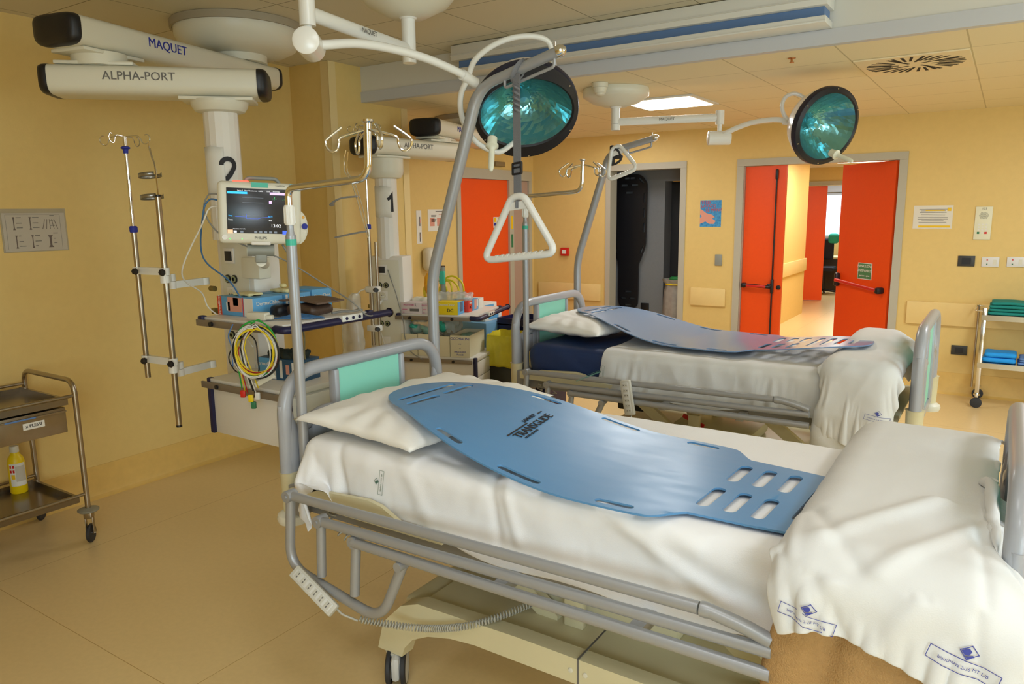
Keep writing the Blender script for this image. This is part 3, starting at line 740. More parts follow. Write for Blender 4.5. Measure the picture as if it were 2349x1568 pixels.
    for x in (-1.74, -.335):
        for y in (Y0+.06, Y1-.06):
            c = bpy.data.objects.new('caster', None); COL.objects.link(c); c.parent = r; c.location = Vector((x+ox, y+oy, 0))-r.location
            obj('stem', MB(T).cyl((x, y, .129), (x, y, .21), .03, n=20).lathe([(0, .11), (.034, .112), (.038, .128), (0, .1285)], (x, y, 0), n=24), WHITE2, c)
            a = -.98; Tm = T @ Matrix.Translation((x+.012, y-.01, 0)) @ Matrix.Rotation(a, 4, 'Z')
            for s in (-1, 1):
                m = MB(Tm).lathe([(0, 0), (.052, 0), (.056, .004), (.056, .010), (0, .013)], (0, s*.026, .066), (0, s, 0), 32)
                obj('wheel', m, WHEELG, c)
                m = MB(Tm).lathe([(.0565, -.002), (.066, .0), (.0665, .012), (.0565, .017), (.0565, -.002)], (0, s*.020, .0665), (0, s, 0), 36, capt=False)
                obj('tyre', m, RUBBER, c)
            obj('fork', MB(Tm).box((0, 0, .082), (.115, .036, .095), .02), WHEELG, c)
    return r
bed(0, 0, 'nearest hospital bed, grey tube frame with aqua headboard panel, folded side rail facing us', 1)
bed(-.37, 2.15, 'farther hospital bed standing behind the nearest one, with navy mattress and aqua headboard panel', 2)

# ---- mattresses and bed linen
def cloth(name, c, d, r, res, fn, m, label, cat, group=None, origin=None, extra=None):
    mb = MB(); mb.add(rbox(c, d, r, res, fn))
    o = solo(name, mb, m, label, cat, group, angle=180); return o
def side_fold(x, z, seed, dirx=.55, s=1.0):
    """long diagonal creases"""
    u = x*dirx+z*1.0; v = z*dirx-x
    a = 1-abs(nz(u*5*s, v*1.3*s, seed))*2.6
    b = 1-abs(nz(u*9*s, v*2.5*s, seed+7))*2.6
    return max(a, -.4)*.65+max(b, -.4)*.3+nz(x*22, z*22, seed)*.06

# near bed: fully made in white
def f_near(p, n):
    side = sst(.25, .9, -n.y); top = sst(.4, .95, n.z)
    x, y, z = p
    hem = .685 + .018*math.sin(x*3.2+1)+.02*nz(x*4, 3) - .035*sst(-1.7, -.8, x)+.02*sst(-.7, -.38, x)
    if z < .80:   # lower edge follows the hem line
        k = sst(.80, .70, z); p = p+Vector((0, 0, (hem-.70)*k))
    p = p+Vector((0, 0, .018*sst(-1.3, -.45, x)*sst(.8, .9, z)))
    bulge = .03*math.sin(max(0, min(1, (z-.68)/.24))*PI)
    d = side*(.020*side_fold(x, z, 2)+bulge) + top*(.006*side_fold(x, y, 5, .3, .7)+.004*nz(x*6, y*6))
    # deep crease running down from under the board to the rail at the foot half
    for (x0, z0, x1, z1, wd, am) in ((-1.15, .93, -.55, .72, .03, .018), (-1.32, .9, -1.28, .70, .02, -.012), (-1.95, .86, -1.8, .72, .03, -.012), (-.95, .93, -.35, .80, .035, .014)):
        if side > 0:
            t = max(0, min(1, ((x-x0)*(x1-x0)+(z-z0)*(z1-z0))/((x1-x0)**2+(z1-z0)**2)))
            dd = math.hypot(x-x0-t*(x1-x0), z-z0-t*(z1-z0)); d += side*am*math.exp(-(dd/wd)**2)
    # head corner pulled in and rounded
    return p+n*d
import numpy as np
def rb_push(P, c, h, r, th):
    """push points out of a rounded box; returns new points and contact mask"""
    q = P-np.array(c); hi = np.array(h)-r; cl = np.clip(q, -hi, hi); d = q-cl
    L = np.linalg.norm(d, axis=-1); inside = L < 1e-7
    sd = L-r
    hit = sd < th
    n = d/np.maximum(L, 1e-7)[..., None]
    if inside.any():   # deep inside: leave through the top
        m_ = inside; n[m_] = (0, 0, 1); sd[m_] = -(h[2]-q[m_][:, 2])
    P = P+np.where(hit, th-sd, 0)[..., None]*n
    return P, hit
def simulate(P, bodies, steps=140, iters=7, th=.004, comp=1.02, seed=1, bend=.25, planes=(), g=1.6, fric=.55):
    """small position-based cloth solver: P (ny, nx, 3) start grid"""
    rs = np.random.RandomState(seed); ny, nx, _ = P.shape
    RH = np.linalg.norm(P[:, 1:]-P[:, :-1], axis=-1)*comp; RV = np.linalg.norm(P[1:]-P[:-1], axis=-1)*comp
    RD = np.linalg.norm(P[1:, 1:]-P[:-1, :-1], axis=-1)*comp; RE = np.linalg.norm(P[1:, :-1]-P[:-1, 1:], axis=-1)*comp
    BH = np.linalg.norm(P[:, 2:]-P[:, :-2], axis=-1)*comp; BV = np.linalg.norm(P[2:]-P[:-2], axis=-1)*comp
    k = np.linspace(0, 9, nx); j = np.linspace(0, 12, ny)
    P = P.copy(); P[..., 2] += .004*np.sin(k[None, :]*2.1+rs.rand()*6)*np.sin(j[:, None]*1.7+rs.rand()*6)+rs.randn(ny, nx)*.0006
    V0 = P.copy(); dt = .012
    def con(A, B, R, w):
        d = B-A; L = np.sqrt((d*d).sum(-1))+1e-9; return d*(w*(L-R)/L)[..., None]
    for st in range(steps):
        vel = (P-V0)*.985; V0 = P.copy(); P = P+vel; P[..., 2] -= g*dt*dt
        for it in range(iters):
            for o in (0, 1):
                c = con(P[:, o:-1:2], P[:, 1+o::2], RH[:, o::2], .5); P[:, o:-1:2] += c; P[:, 1+o::2] -= c
                c = con(P[o:-1:2], P[1+o::2], RV[o::2], .5); P[o:-1:2] += c; P[1+o::2] -= c
            c = con(P[:-1, :-1], P[1:, 1:], RD, .2); P[:-1, :-1] += c; P[1:, 1:] -= c
            c = con(P[:-1, 1:], P[1:, :-1], RE, .2); P[:-1, 1:] += c; P[1:, :-1] -= c
            if it % 2 == 0:
                c = con(P[:, :-2], P[:, 2:], BH, bend*.5); P[:, :-2] += c; P[:, 2:] -= c
                c = con(P[:-2], P[2:], BV, bend*.5); P[:-2] += c; P[2:] -= c
        for c_, h_, r_ in bodies:
            P, hit = rb_push(P, c_, h_, r_, th)
            V0 = np.where(hit[..., None], V0+(P-V0)*fric, V0)
        for ax_, lim, sg in (planes if st > steps*.5 else ()):
            if sg > 0: P[..., ax_] = np.maximum(P[..., ax_], lim)
            else: P[..., ax_] = np.minimum(P[..., ax_], lim)
    return P
def wrinkle(P, amp=.004, seed=1, creases=(), sc=1.0):
    """finer creases pressed into a settled cloth, along its normals"""
    ny, nx, _ = P.shape; du = np.gradient(P, axis=1); dv = np.gradient(P, axis=0); N = np.cross(du, dv); N /= np.linalg.norm(N, axis=-1, keepdims=True)+1e-9
    N *= np.where(N[..., 2:3].mean() < 0, -1, 1)
    for j in range(ny):
        for i in range(nx):
            x, y, z = P[j, i]; side = 1-min(1, abs(N[j, i, 2])); s_ = y+z*.9
            a = 1-abs(nz(x*4.2*sc+s_*2.2, s_*1.1-x*.8, seed))*3.2; b = 1-abs(nz(x*9*sc-s_*5, s_*3.4+x*2, seed+4))*3.2
            d = amp*(.9*max(a, -.3)+.45*max(b, -.3)+.5*nz(x*16, s_*16, seed))*(.45+.75*side)
            for (x0, z0, x1, z1, wd, am) in creases:
                w_ = z if side > .5 else z+(y-1.77)*.9
                t_ = max(0, min(1, ((x-x0)*(x1-x0)+(w_-z0)*(z1-z0))/((x1-x0)**2+(z1-z0)**2)))
                dd = math.hypot(x-x0-t_*(x1-x0), w_-z0-t_*(z1-z0)); d += am*math.exp(-(dd/wd)**2)*(1 if y < 2.0 else 0)
            P[j, i] += N[j, i]*d
    return P
def grid_cloth(P, mt_, label, name='draped_sheet', cat='bed sheet', thick=.003, lvl=1):
    ny, nx, _ = P.shape; m = MB()
    m.raw([tuple(p) for p in P.reshape(-1, 3)], [(j*nx+i, j*nx+i+1, (j+1)*nx+i+1, (j+1)*nx+i) for j in range(ny-1) for i in range(nx-1)])
    o = solo(name, m, mt_, label, cat, angle=180)
    sd = o.modifiers.new('thickness', 'SOLIDIFY'); sd.thickness = thick; sd.offset = 1
    if lvl: ss = o.modifiers.new('smooth', 'SUBSURF'); ss.levels = lvl; ss.render_levels = lvl
    return o
def start_grid(nx, ny, x0f, x1f, y0f, y1f, z):
    P = np.zeros((ny, nx, 3))
    for j in range(ny):
        for i in range(nx):
            u = i/(nx-1); v = j/(ny-1); y = y0f(u)+(y1f(u)-y0f(u))*v; x = x0f(v)+(x1f(v)-x0f(v))*u; P[j, i] = (x, y, z)
    return P
# ---- near bed: mattress block, brown blanket, sheets
m = MB().add(rbox((-1.045, 2.22, .775), (2.13, .90, .205), .05, .04))
solo('mattress', m, SHEET, 'mattress of the nearest bed, hidden under its white sheet', 'mattress')
P = start_grid(168, 116, lambda v: -2.27, lambda v: -.12, lambda u: 1.60-.035*sst(.4, .8, u)+.015*math.sin(u*9)+.012*math.sin(u*23), lambda u: 2.90, .905)
P = simulate(P, [((-1.045, 2.22, .775), (1.068, .455, .107), .05)], 110, 6, .004, 1.018, 3, .22, planes=((0, -2.118, 1), (1, 1.672, 1), (1, 2.77, -1)))
P = wrinkle(P, .0042, 3, ((-1.10, 1.0, -.52, .71, .022, .013), (-1.0, .92, -.35, .76, .03, .008), (-1.27, .95, -1.22, .70, .016, -.010), (-1.22, .95, -1.15, .72, .016, .010), (-1.93, .90, -1.86, .68, .018, -.010), (-2.1, .862, -.40, .872, .006, .0035), (-.86, .95, -.60, .84, .02, .007), (-1.62, .90, -1.50, .72, .03, .007)))
grid_cloth(P, SHEET, 'white creased bed sheet covering the nearest bed, with a green laundry stamp', 'fitted_sheet')
# far bed: navy mattress with a white sheet over most of it
def f_navy(p, n):
    return p+n*(.008*side_fold(p.x, p.z, 11)+.003*nz(p.x*14, p.z*14, 2))
cloth('mattress', (-1.45, 4.35, .775), (2.04, .90, .20), .06, .02, f_navy, NAVYF, 'navy blue mattress end showing under the pillow of the farther bed', 'mattress')
P = start_grid(120, 104, lambda v: -1.98+.07*math.sin(v*5), lambda v: -.50, lambda u: 3.71+.02*math.sin(u*11), lambda u: 5.0, .905)
P = simulate(P, [((-1.40, 4.35, .775), (1.085, .455, .107), .05)], 100, 6, .005, 1.03, 8, .22, planes=((1, 3.83, 1),))
P = wrinkle(P, .006, 13)
grid_cloth(P, SHEET2, 'white sheet over the farther bed from below the pillow, hanging in soft folds')

def pillow(cx_, cy_, cz, L, W, H, rz, tilt, m, label, seed, ty=0):
    b = bmesh.new(); n1, n2 = 64, 44; g = {}
    for sg in (1, -1):
        for i in range(n1+1):
            for j in range(n2+1):
                u = -1+2*i/n1; v = -1+2*j/n2
                if sg < 0 and (i in (0, n1) or j in (0, n2)): g[(sg, i, j)] = g[(1, i, j)]; continue
                h = (max(0, 1-abs(u)**3.2)**.52)*(max(0, 1-abs(v)**3.2)**.52)
                pin = 1-.07*(1-abs(v)**2)*sst(.5, 1, abs(u)); pin2 = 1-.07*(1-abs(u)**2)*sst(.5, 1, abs(v))
                x = u*L/2*pin; y = v*W/2*pin2
                cr_ = .0085*side_fold(x*1.5, y*1.5, seed, .4)*h**.3 + .010*math.sin(14*math.atan2(v, u))*sst(.55, 1, max(abs(u), abs(v)))*h
                z = sg*(H/2*h*(1.0 if sg > 0 else .75))+cr_*(1 if sg > 0 else .5)
                g[(sg, i, j)] = b.verts.new((x, y, z))
        for i in range(n1):
            for j in range(n2):
                f = (g[(sg, i, j)], g[(sg, i+1, j)], g[(sg, i+1, j+1)], g[(sg, i, j+1)])
                b.faces.new(f if sg > 0 else f[::-1])
    M_ = Matrix.Translation((cx_, cy_, cz)) @ Matrix.Rotation(rz, 4, 'Z') @ Matrix.Rotation(tilt, 4, 'Y') @ Matrix.Rotation(ty, 4, 'X')
    mb = MB(); mb.add(b, M_); return solo('pillow', mb, m, label, 'pillow', angle=180)
pillow(-1.84, 2.20, .944, .58, .90, .125, -.02, .04, PILLOWM, 'white pillow at the head of the nearest bed, under the blue board', 31)
pillow(-2.28, 4.40, .956, .56, .80, .14, -.05, .03, PILLOWM, 'white pillow on the navy mattress of the farther bed', 57)

# ---- transfer boards
def board(name, c, th, half, zfun, m, label, holes, thick=.006, mark=None):
    """outline given as (u, v): u along the board from the head tip; symmetric about v = 0"""
    cu_ = bpy.data.curves.new('b', 'CURVE'); cu_.dimensions = '2D'; cu_.fill_mode = 'BOTH'; cu_.extrude = thick/2; cu_.bevel_depth = 0
    def spline(pts):
        s = cu_.splines.new('POLY'); s.points.add(len(pts)-1); s.use_cyclic_u = True
        for q, p in zip(s.points, pts): q.co = (p[0], p[1], 0, 1)
    out = smooth_poly(half); spline(out)
    for (u0, v0, u1, v1, r_) in holes:
        d = Vector((u1-u0, v1-v0)); L_ = d.length; d.normalize(); n_ = Vector((-d.y, d.x)); pp = []
        for k in range(9): a = -PI/2+PI*k/8; pp.append(Vector((u1, v1))+d*(math.cos(a)*r_)+n_*(math.sin(a)*r_))
        for k in range(9): a = PI/2+PI*k/8; pp.append(Vector((u0, v0))+d*(math.cos(a)*r_)+n_*(math.sin(a)*r_))
        spline([(p.x, p.y) for p in pp])
    o = bpy.data.objects.new('b', cu_); COL.objects.link(o); dg = bpy.context.evaluated_depsgraph_get()
    e = o.evaluated_get(dg); me = e.to_mesh(); b = bmesh.new(); b.from_mesh(me); e.to_mesh_clear()
    bpy.data.objects.remove(o); bpy.data.curves.remove(cu_)
    bmesh.ops.remove_doubles(b, verts=b.verts[:], dist=1e-5)
    us = [v.co.x for v in b.verts]; lo, hi = min(us), max(us)
    k = lo+.03
    while k < hi:
        bmesh.ops.bisect_plane(b, geom=b.verts[:]+b.edges[:]+b.faces[:], plane_co=(k, 0, 0), plane_no=(1, 0, 0)); k += .03
    R_ = Matrix.Rotation(th, 4, 'Z')
    for v in b.verts:
        z = zfun(v.co.x, v.co.y); v.co.z += z; q = R_ @ Vector((v.co.x, v.co.y, 0)); v.co = Vector((c[0]+q.x, c[1]+q.y, v.co.z))
    mb = MB(); mb.add(b); return mb
def smooth_poly(half):
    up = smooth_path([(u, v, 0) for u, v in half], 6)
    a = [(p.x, p.y) for p in up]; return a + [(u, -v) for u, v in a[::-1] if v > 1e-4]
HALF = [(0, 0), (.012, .07), (.05, .135), (.11, .18), (.19, .215), (.30, .262), (.42, .305), (.55, .335), (.72, .35), (.95, .35), (1.10, .345), (1.20, .335), (1.235, .315), (1.285, .258), (1.32, .25), (1.5, .235), (1.65, .205), (1.76, .15), (1.82, .08), (1.835, 0)]
HL = [(.125, -.14, .125, .14, .015), (.195, .03, .195, .165, .015), (.195, -.165, .195, -.03, .015)]
for s in (-1, 1):
    HL += [(.43, s*.272, .53, s*.292, .013), (.72, s*.318, .85, s*.318, .013), (1.06, s*.315, 1.15, s*.308, .013)]
for uu in (1.30, 1.375, 1.45):
    for s in (-1, 1): HL.append((uu+.004, s*.052, uu+.004, s*.172, .019))
for uu, hv in ((1.545, .13), (1.61, .11), (1.675, .09), (1.74, .05)): HL.append((uu, -hv, uu, hv, .016))
def z_near(u, v): return .903+.119*(1-sst(.15, 1.0, u))
mb = board('b', (-1.925, 2.135), -.055, HALF, z_near, None, '', HL)
nb = solo('transfer_board', mb, BOARDM, 'blue coffin-shaped patient transfer board with black lettering on the nearest bed', 'transfer board')
nb.modifiers.new('bevel', 'BEVEL').width = .0015
# printed name on the board
zz = z_near(.60, 0)+.0036
R_ = Matrix.Rotation(-.055, 4, 'Z')
def on_board(u, v, dz=.0): q = R_ @ Vector((u, v, 0)); return Vector((-1.925+q.x, 2.135+q.y, z_near(u, v)+.0034+dz))
tu = (on_board(.585, .20)-on_board(.625, -.05)).normalized(); tn = (on_board(.70, 0)-on_board(.5, 0)).normalized(); tv = tu.cross(tn); tv = (tn-tu*tn.dot(tu)).normalized()*-1
tc_ = on_board(.600, .03, .0015)
m = MB().text('TRANSGLIDE', tc_, tu, tv, .046, align='CENTER', bold=.0006)
m.text('SAMARIT', tc_+tu*.045-tv*-.042, tu, tv, .024, align='CENTER').text('MODEL QUADRO', tc_-tu*.07-tv*.026, tu, tv, .012, align='CENTER')
m.quad(tc_, tu, tv, -.15, .024, .0, .030, .0006).quad(tc_, tu, tv, .105, .036, .14, .041, .0006)
obj('lettering', m, INK, nb)
def z_far(u, v): return .925+.125*(1-sst(.12, .85, u))+.035*sst(1.1, 1.6, u)+.03*sst(1.4, 1.8, u)
mb = board('b', (-2.365, 4.44), -.10, HALF, lambda u, v: z_far(u, v), None, '', HL)
fbd = solo('transfer_board', mb, BOARD2, 'slate blue transfer board lying from pillow to foot of the farther bed', 'transfer board')
fbd.modifiers.new('bevel', 'BEVEL').width = .0015

# ---- covers at the feet of the beds
def f_brown(p, n):
    side = sst(.3, .9, -n.y); dx = -.05*sst(.9, .6, p.z)*(1 if p.x < -.15 else 0)*sst(-.1, -.35, p.x)
    return p+n*(.010*nz(p.x*5, p.z*4, 3)-side*.022*math.exp(-((p.x+.235-.05*(p.z-.7))/.022)**2)+side*.010*math.sin(p.x*9+1))+Vector((dx, 0, 0))
mb = MB().add(rbox((-.165, 1.66, .66), (.38, .12, .60), .06, .014, f_brown)).add(rbox((-.165, 2.24, .944), (.35, 1.0, .062), .03, .02, lambda p, n: p+n*.006*nz(p.x*6, p.y*6)))
solo('folded_blanket', mb, BROWNB, 'thick camel brown blanket folded over the foot of the nearest bed, under the sheet', 'blanket', angle=180)
P = start_grid(112, 140, lambda v: -.385-.02*math.sin(v*3), lambda v: .05 if v > .66 else .05+.34*sst(.66, .5, v), lambda u: 1.465-.045*u+.015*math.sin(u*7), lambda u: 2.80-.08*u, 1.03)
P = simulate(P, [((-.145, 2.165, .80), (.235, .605, .185), .10), ((-.13, 1.66, .62), (.265, .095, .30), .07), ((.075, 2.22, .85), (.03, .47, .285), .03)], 150, 7, .006, 1.025, 5, .2, planes=((1, 1.50, 1),))
P = wrinkle(P, .0045, 23, ((-.33, 1.02, -.20, .80, .018, -.008), (-.05, 1.25, -.28, .88, .025, .012), (.02, 1.10, -.16, .80, .022, .011), (-.36, .99, -.33, .80, .012, .006), (.0, 1.12, .03, .78, .012, -.008)))
grid_cloth(P, SHEET2, 'white draped sheet with blue laundry stamps over the brown blanket of the nearest bed')
def f_lower(p, n):
    x, y, z = p; side = sst(.2, .9, -n.y)
    return p+n*(.010*side_fold(x, z, 61, .8, 1.0)+.02*side*math.sin(max(0, (z-.46)/.2)*PI*.9))+Vector((.03*(z-.6), 0, 0))
cloth('folded_blanket', (-.56, 3.86, .60), (.35, .13, .30), .06, .012, f_lower, SHEET2, 'white lower cover rolled at the foot of the farther bed, below the top sheet', 'blanket')
P = start_grid(76, 116, lambda v: -.735+.03*v, lambda v: -.345, lambda u: 3.545-.05*u+.015*math.sin(u*9), lambda u: 5.0, 1.06)
P = simulate(P, [((-.55, 4.33, .825), (.178, .50, .135), .08), ((-.56, 4.55, .86), (.15, .26, .14), .1), ((-.56, 3.86, .60), (.17, .07, .15), .06)], 140, 7, .005, 1.03, 12, .2, planes=((0, -.325, -1),))
P = wrinkle(P, .005, 33)
grid_cloth(P, SHEET2, 'white sheet hanging over the foot of the farther bed, one blue stamp at its hem')
mb = MB().add(rbox((-.55, 4.36, .915), (.31, .90, .07), .04, .03))
solo('folded_blanket', mb, SHEET2, 'folded white bedding under the hanging sheet at the foot of the farther bed', 'blanket')

# laundry stamps (ink printed on the cloth)
def stamp(o, u, v, ink, name_parent, s=1.0, flip=1):
    m = MB(); o = Vector(o); u = Vector(u).normalized(); v = Vector(v).normalized()
    def q(a0, b0, a1, b1): m.quad(o, u, v, a0*s, b0*s, a1*s, b1*s, .0004)
    w_ = .0011
    q(-.05, -.012, .05, -.012+w_); q(-.05, .010, .05, .010+w_); q(-.05, -.012, -.05+w_, .011); q(.05-w_, -.012, .05, .011)
    D_ = ((0, .012), (.014, .024), (0, .036), (-.014, .024))
    for k in range(4):
        a, b = Vector(D_[k]), Vector(D_[(k+1) % 4]); c0 = Vector((0, .024)); m.prism([tuple(a*s), tuple(b*s), tuple((b+(c0-b)*.14)*s), tuple((a+(c0-a)*.14)*s)], o, u, v, u.cross(v)*.0004)
    m.prism([(p[0]*s, p[1]*s) for p in ((-.011, .024), (-.002, .0305), (.003, .026), (.001, .020), (-.005, .019))], o, u, v, u.cross(v)*.0004)
    m.prism([(p[0]*s, p[1]*s) for p in ((-.004, .017), (.006, .021), (.009, .0185), (0, .0145))], o, u, v, u.cross(v)*.0004)
    m.text('biancheria 2-16 MT L/B', o+v*(-.001*s)+u.cross(v)*.0002, u, v, .0075*s, .0002, 'CENTER')
    return m

# ================================================================ BED FITTINGS
def bed_iv_pole(x, y, label, hookrot=0):
    t = thing('iv_pole', (x, y, .6), label, 'IV pole')
    obj('tube', MB().cyl((x, y, .60), (x, y, 1.625), .019, n=20).tube([(x, y, 1.62), (x, y, 1.64), (x, y, 1.665)], .019, 20, rr=[.019, .0125, .0125]), SILVER, t)
    m = MB(); m.lathe([(0, 0), (.0175, 0), (.019, .006), (.018, .03), (.019, .062), (.016, .07), (0, .07)], (x, y, 1.662), n=20)
    for k in range(10): a = k*PI/5; m.cyl((x+.0185*math.cos(a), y+.0185*math.sin(a), 1.668), (x+.0175*math.cos(a), y+.0175*math.sin(a), 1.725), .0025, n=6)
    obj('clamp_knob', m, WHITE, t)
    a = (x, y, 1.725); p = [(x, y, 1.72), (x, y, 1.79), (x+.40, y-.005, 1.812), (x+.405, y-.005, 1.985)]
    obj('chrome_arm', MB().tube(rnd(p, .055, 8), .0125, 16), CHROME, t)
    tx, ty, tz = x+.405, y-.005, 1.985
    obj('top_cap', MB().lathe([(0, 0), (.012, 0), (.019, .006), (.019, .012), (0, .014)], (tx, ty, tz-.002), n=20), CHROME, t)
    for k, ang in enumerate((-.5, .55, 2.65, 3.65)):
        c, s_ = math.cos(ang+hookrot), math.sin(ang+hookrot)
        prof = [(.008, -.022), (.05, -.032), (.092, -.045), (.097, -.065), (.105, -.083), (.122, -.088), (.137, -.075), (.14, -.055), (.125, -.040), (.085, -.012)]
        obj('hook', MB().tube(smooth_path([(tx+c*u, ty+s_*u, tz+v) for u, v in prof], 5), .0042, 8), CHROME, t)
    m = MB().cyl((x, y, 1.59), (x, y, 1.612), .0194, n=20); obj('teal_label', m, TEAL, t)
    return t
bed_iv_pole(-2.142, 1.805, 'silver IV pole with a bent chrome arm and four hooks on the nearest bed')
bed_iv_pole(-2.505, 3.945, 'silver IV pole with a bent chrome arm on the farther bed, behind the triangle handle', .2)

def trapeze_pole(pts, r0, r1, label):
    x, y, z = pts[0]
    t = thing('trapeze_pole', (x, y, z), label, 'trapeze pole')
    P = rnd(pts, .09, 8); n = len(P); L = [r0+(r1-r0)*sst(n*.55, n*.8, i) for i in range(n)]
    obj('pole', MB().tube(P, r0, 20, rr=L), SILVER, t)
    e = Vector(pts[-1]); d = (e-Vector(pts[-2])).normalized(); up = Vector((0, 0, 1))
    obj('end_ball', MB().lathe([(0, -.01), (r1*1.12, -.008), (r1*1.15, .004), (r1*.9, .018), (r1*.45, .027), (0, .029)], e, d, 24), CHROME, t)
    b0 = Vector(pts[-2])+d*.14; b1 = e-d*.025; dn = Vector((0, 0, -1))
    m = MB().tube(rnd([b0+dn*.02, b0+dn*.05, b1+dn*.05, b1+dn*.02], .018, 5), .0065, 10); obj('stop_rod', m, SILVER, t)
    m = MB().cyl(e-d*.02+up*(r1*.8), e-d*.02+up*(r1+.02), .006, n=10); obj('lock_pin', m, CHROME, t)
    return t
trapeze_pole([(-2.235, 2.70, .60), (-2.235, 2.70, 1.40), (-1.945, 2.70, 2.225), (-1.545, 2.70, 2.325)], .0262, .0215,
             'bent silver trapeze pole at the head of the nearest bed, rising past the big lamp')
trapeze_pole([(-2.60, 4.80, .62), (-2.60, 4.80, 1.34), (-2.345, 4.80, 2.10), (-2.015, 4.80, 2.17)], .0262, .0215,
             'bent silver trapeze pole at the head of the farther bed')

def triangle(top, bl, br, label, strap_top=None, r=.0155, dark=False):
    top, bl, br = Vector(top), Vector(bl), Vector(br)
    t = thing('grab_triangle', top, label, 'handle')
    ux = (br-bl).normalized()
    pts = [top-ux*.03, bl, br, top+ux*.03]
    def closed(pts, rad, n=8):
        out = []; N = len(pts)
        for i in range(N):
            p = pts[i]; a = pts[i-1]-p; b = pts[(i+1) % N]-p; d = min(rad, a.length*.45, b.length*.45)
            A = p+a.normalized()*d; B = p+b.normalized()*d
            for k in range(n+1): q = k/n; out.append(A*(1-q)**2+p*2*q*(1-q)+B*q*q)
            # fill the straight run
            nxt = pts[(i+1) % N]; c = p-nxt; 
        return out
    obj('grip_ring', MB().tube(closed(pts, .055), r, 18, closed=True), WHITE, t)
    m = MB(); 
    for k in range(9):
        p = bl.lerp(br, .2+.075*k)+Vector((0, 0, .0035)); m.tube([p-ux*.011, p-ux*.006, p+ux*.006, p+ux*.011], r, 16, rr=[r*.55, r*.98, r*.98, r*.55])
    obj('grip_ridges', m, WHITE, t)
    nrm_ = ux.cross(Vector((0, 0, 1))).normalized()
    dz = (bl+br)/2-top; dz.normalize()
    m = MB().prism([(-.045, .022), (.045, .022), (.058, .055), (-.058, .055)], top-nrm_*.004, ux, dz, nrm_*.008)
    obj('top_plate', m, WHITE, t)
    if strap_top:
        st = Vector(strap_top); a = top+dz*.018
        m = MB().prism([(-.019, 0), (.019, 0), (.017, (st-a).length), (-.017, (st-a).length)], a-nrm_*.002, ux, (st-a).normalized(), nrm_*.004)
        m.tube([a+Vector((0, 0, .0)), a-Vector((0, 0, .03))], .017, 12, flat=.35)
        s1 = obj('strap', m, STRAPM, t)
        z = Vector((0, 0, 1)); k0 = a.lerp(st, .70)
        m = MB()
        for i in range(5):
            c = k0+z*(.022*i); m.tube(smooth_path([c+ux*.016, c+nrm_*.014+z*.014, c-ux*.015+z*.022, c-nrm_*.012+z*.012, c+ux*.012+z*.03], 4), .0055, 7)
        obj('strap_knot', m, STRAPM, t)
        c = a.lerp(st, .26)
        m = MB(basis(c-nrm_*.004, ux, z)); m.box((0, .022, .006), (.048, .008, .014), .003).box((0, -.022, .006), (.048, .008, .014), .003).box((-.021, 0, .006), (.007, .045, .014), .002).box((.021, 0, .006), (.007, .045, .014), .002).box((0, .004, .009), (.036, .006, .014), .002)
        obj('buckle', m, BLACK, t)
    return t
triangle((-1.735, 2.675, 1.762), (-1.918, 2.675, 1.488), (-1.545, 2.675, 1.528), 'white plastic triangle handle hanging on a grey strap above the nearest bed', (-1.735, 2.675, 2.255))
# strap loop over the near pole
m = MB(); m.tube([( -1.735+.022*math.cos(a), 2.70+.034*math.cos(a)*0+.034*math.sin(a), 2.268+.036*math.cos(a)) for a in [k*PI/10 for k in range(20)]], .004, 8, closed=True, flat=3.5)
solo('strap_loop', m, STRAPM, 'grey webbing loop slung over the near trapeze pole, holding the triangle handle', 'strap')
triangle((-2.285, 4.765, 2.125), (-2.335, 4.74, 1.90), (-2.125, 4.78, 1.975), 'white triangle handle pulled up against the farther trapeze pole', None, .0135)
m = MB().add(rbox((-2.315, 4.775, 2.07), (.035, .04, .14), .014, .012)).add(rbox((-2.27, 4.77, 2.06), (.07, .03, .03), .012, .012))
m.tube(smooth_path([(-2.30, 4.76, 2.12), (-2.26, 4.765, 2.09), (-2.25, 4.77, 2.04), (-2.29, 4.765, 2.01)], 5), .008, 8)
solo('rolled_strap', m, RUBBER, 'dark strap wound round the bend of the farther trapeze pole', 'strap')

def handset(o, u, v, L, W, label, D=.024):
    t = thing('bed_control', o, label, 'remote control')
    B = basis(o, u, v)
    obj('body', MB(B).box((0, 0, 0), (L, W, D), .006), mat('control_grey', '#c9c7bd', .4) if 'control_grey' not in MATS else MATS['control_grey'], t)
    obj('key_panel', MB(B).box((0, 0, D/2+.0005), (L*.88, W*.62, .002), .001), mat('control_panel', '#d6d6d2', .4) if 'control_panel' not in MATS else MATS['control_panel'], t)
    for k in range(6):
        obj('key', MB(B).box((-L*.36+k*L*.145, 0, D/2+.002), (L*.1, W*.5, .002), .0008), MATS['control_grey'], t)
    m = MB(B)
    for k in range(6):
        for s in (-1, 1): m.box((-L*.36+k*L*.145, s*W*.12, D/2+.0034), (.004, .007, .0004))
    obj('key_symbols', m, INKG, t)
    return t, B
u = (.191, 0, -.098)
t, B = handset((-1.885, 1.592, .425), u, (.345, .66, .67), .215, .048, 'grey bed control with six keys clipped to the folded rail of the nearest bed')
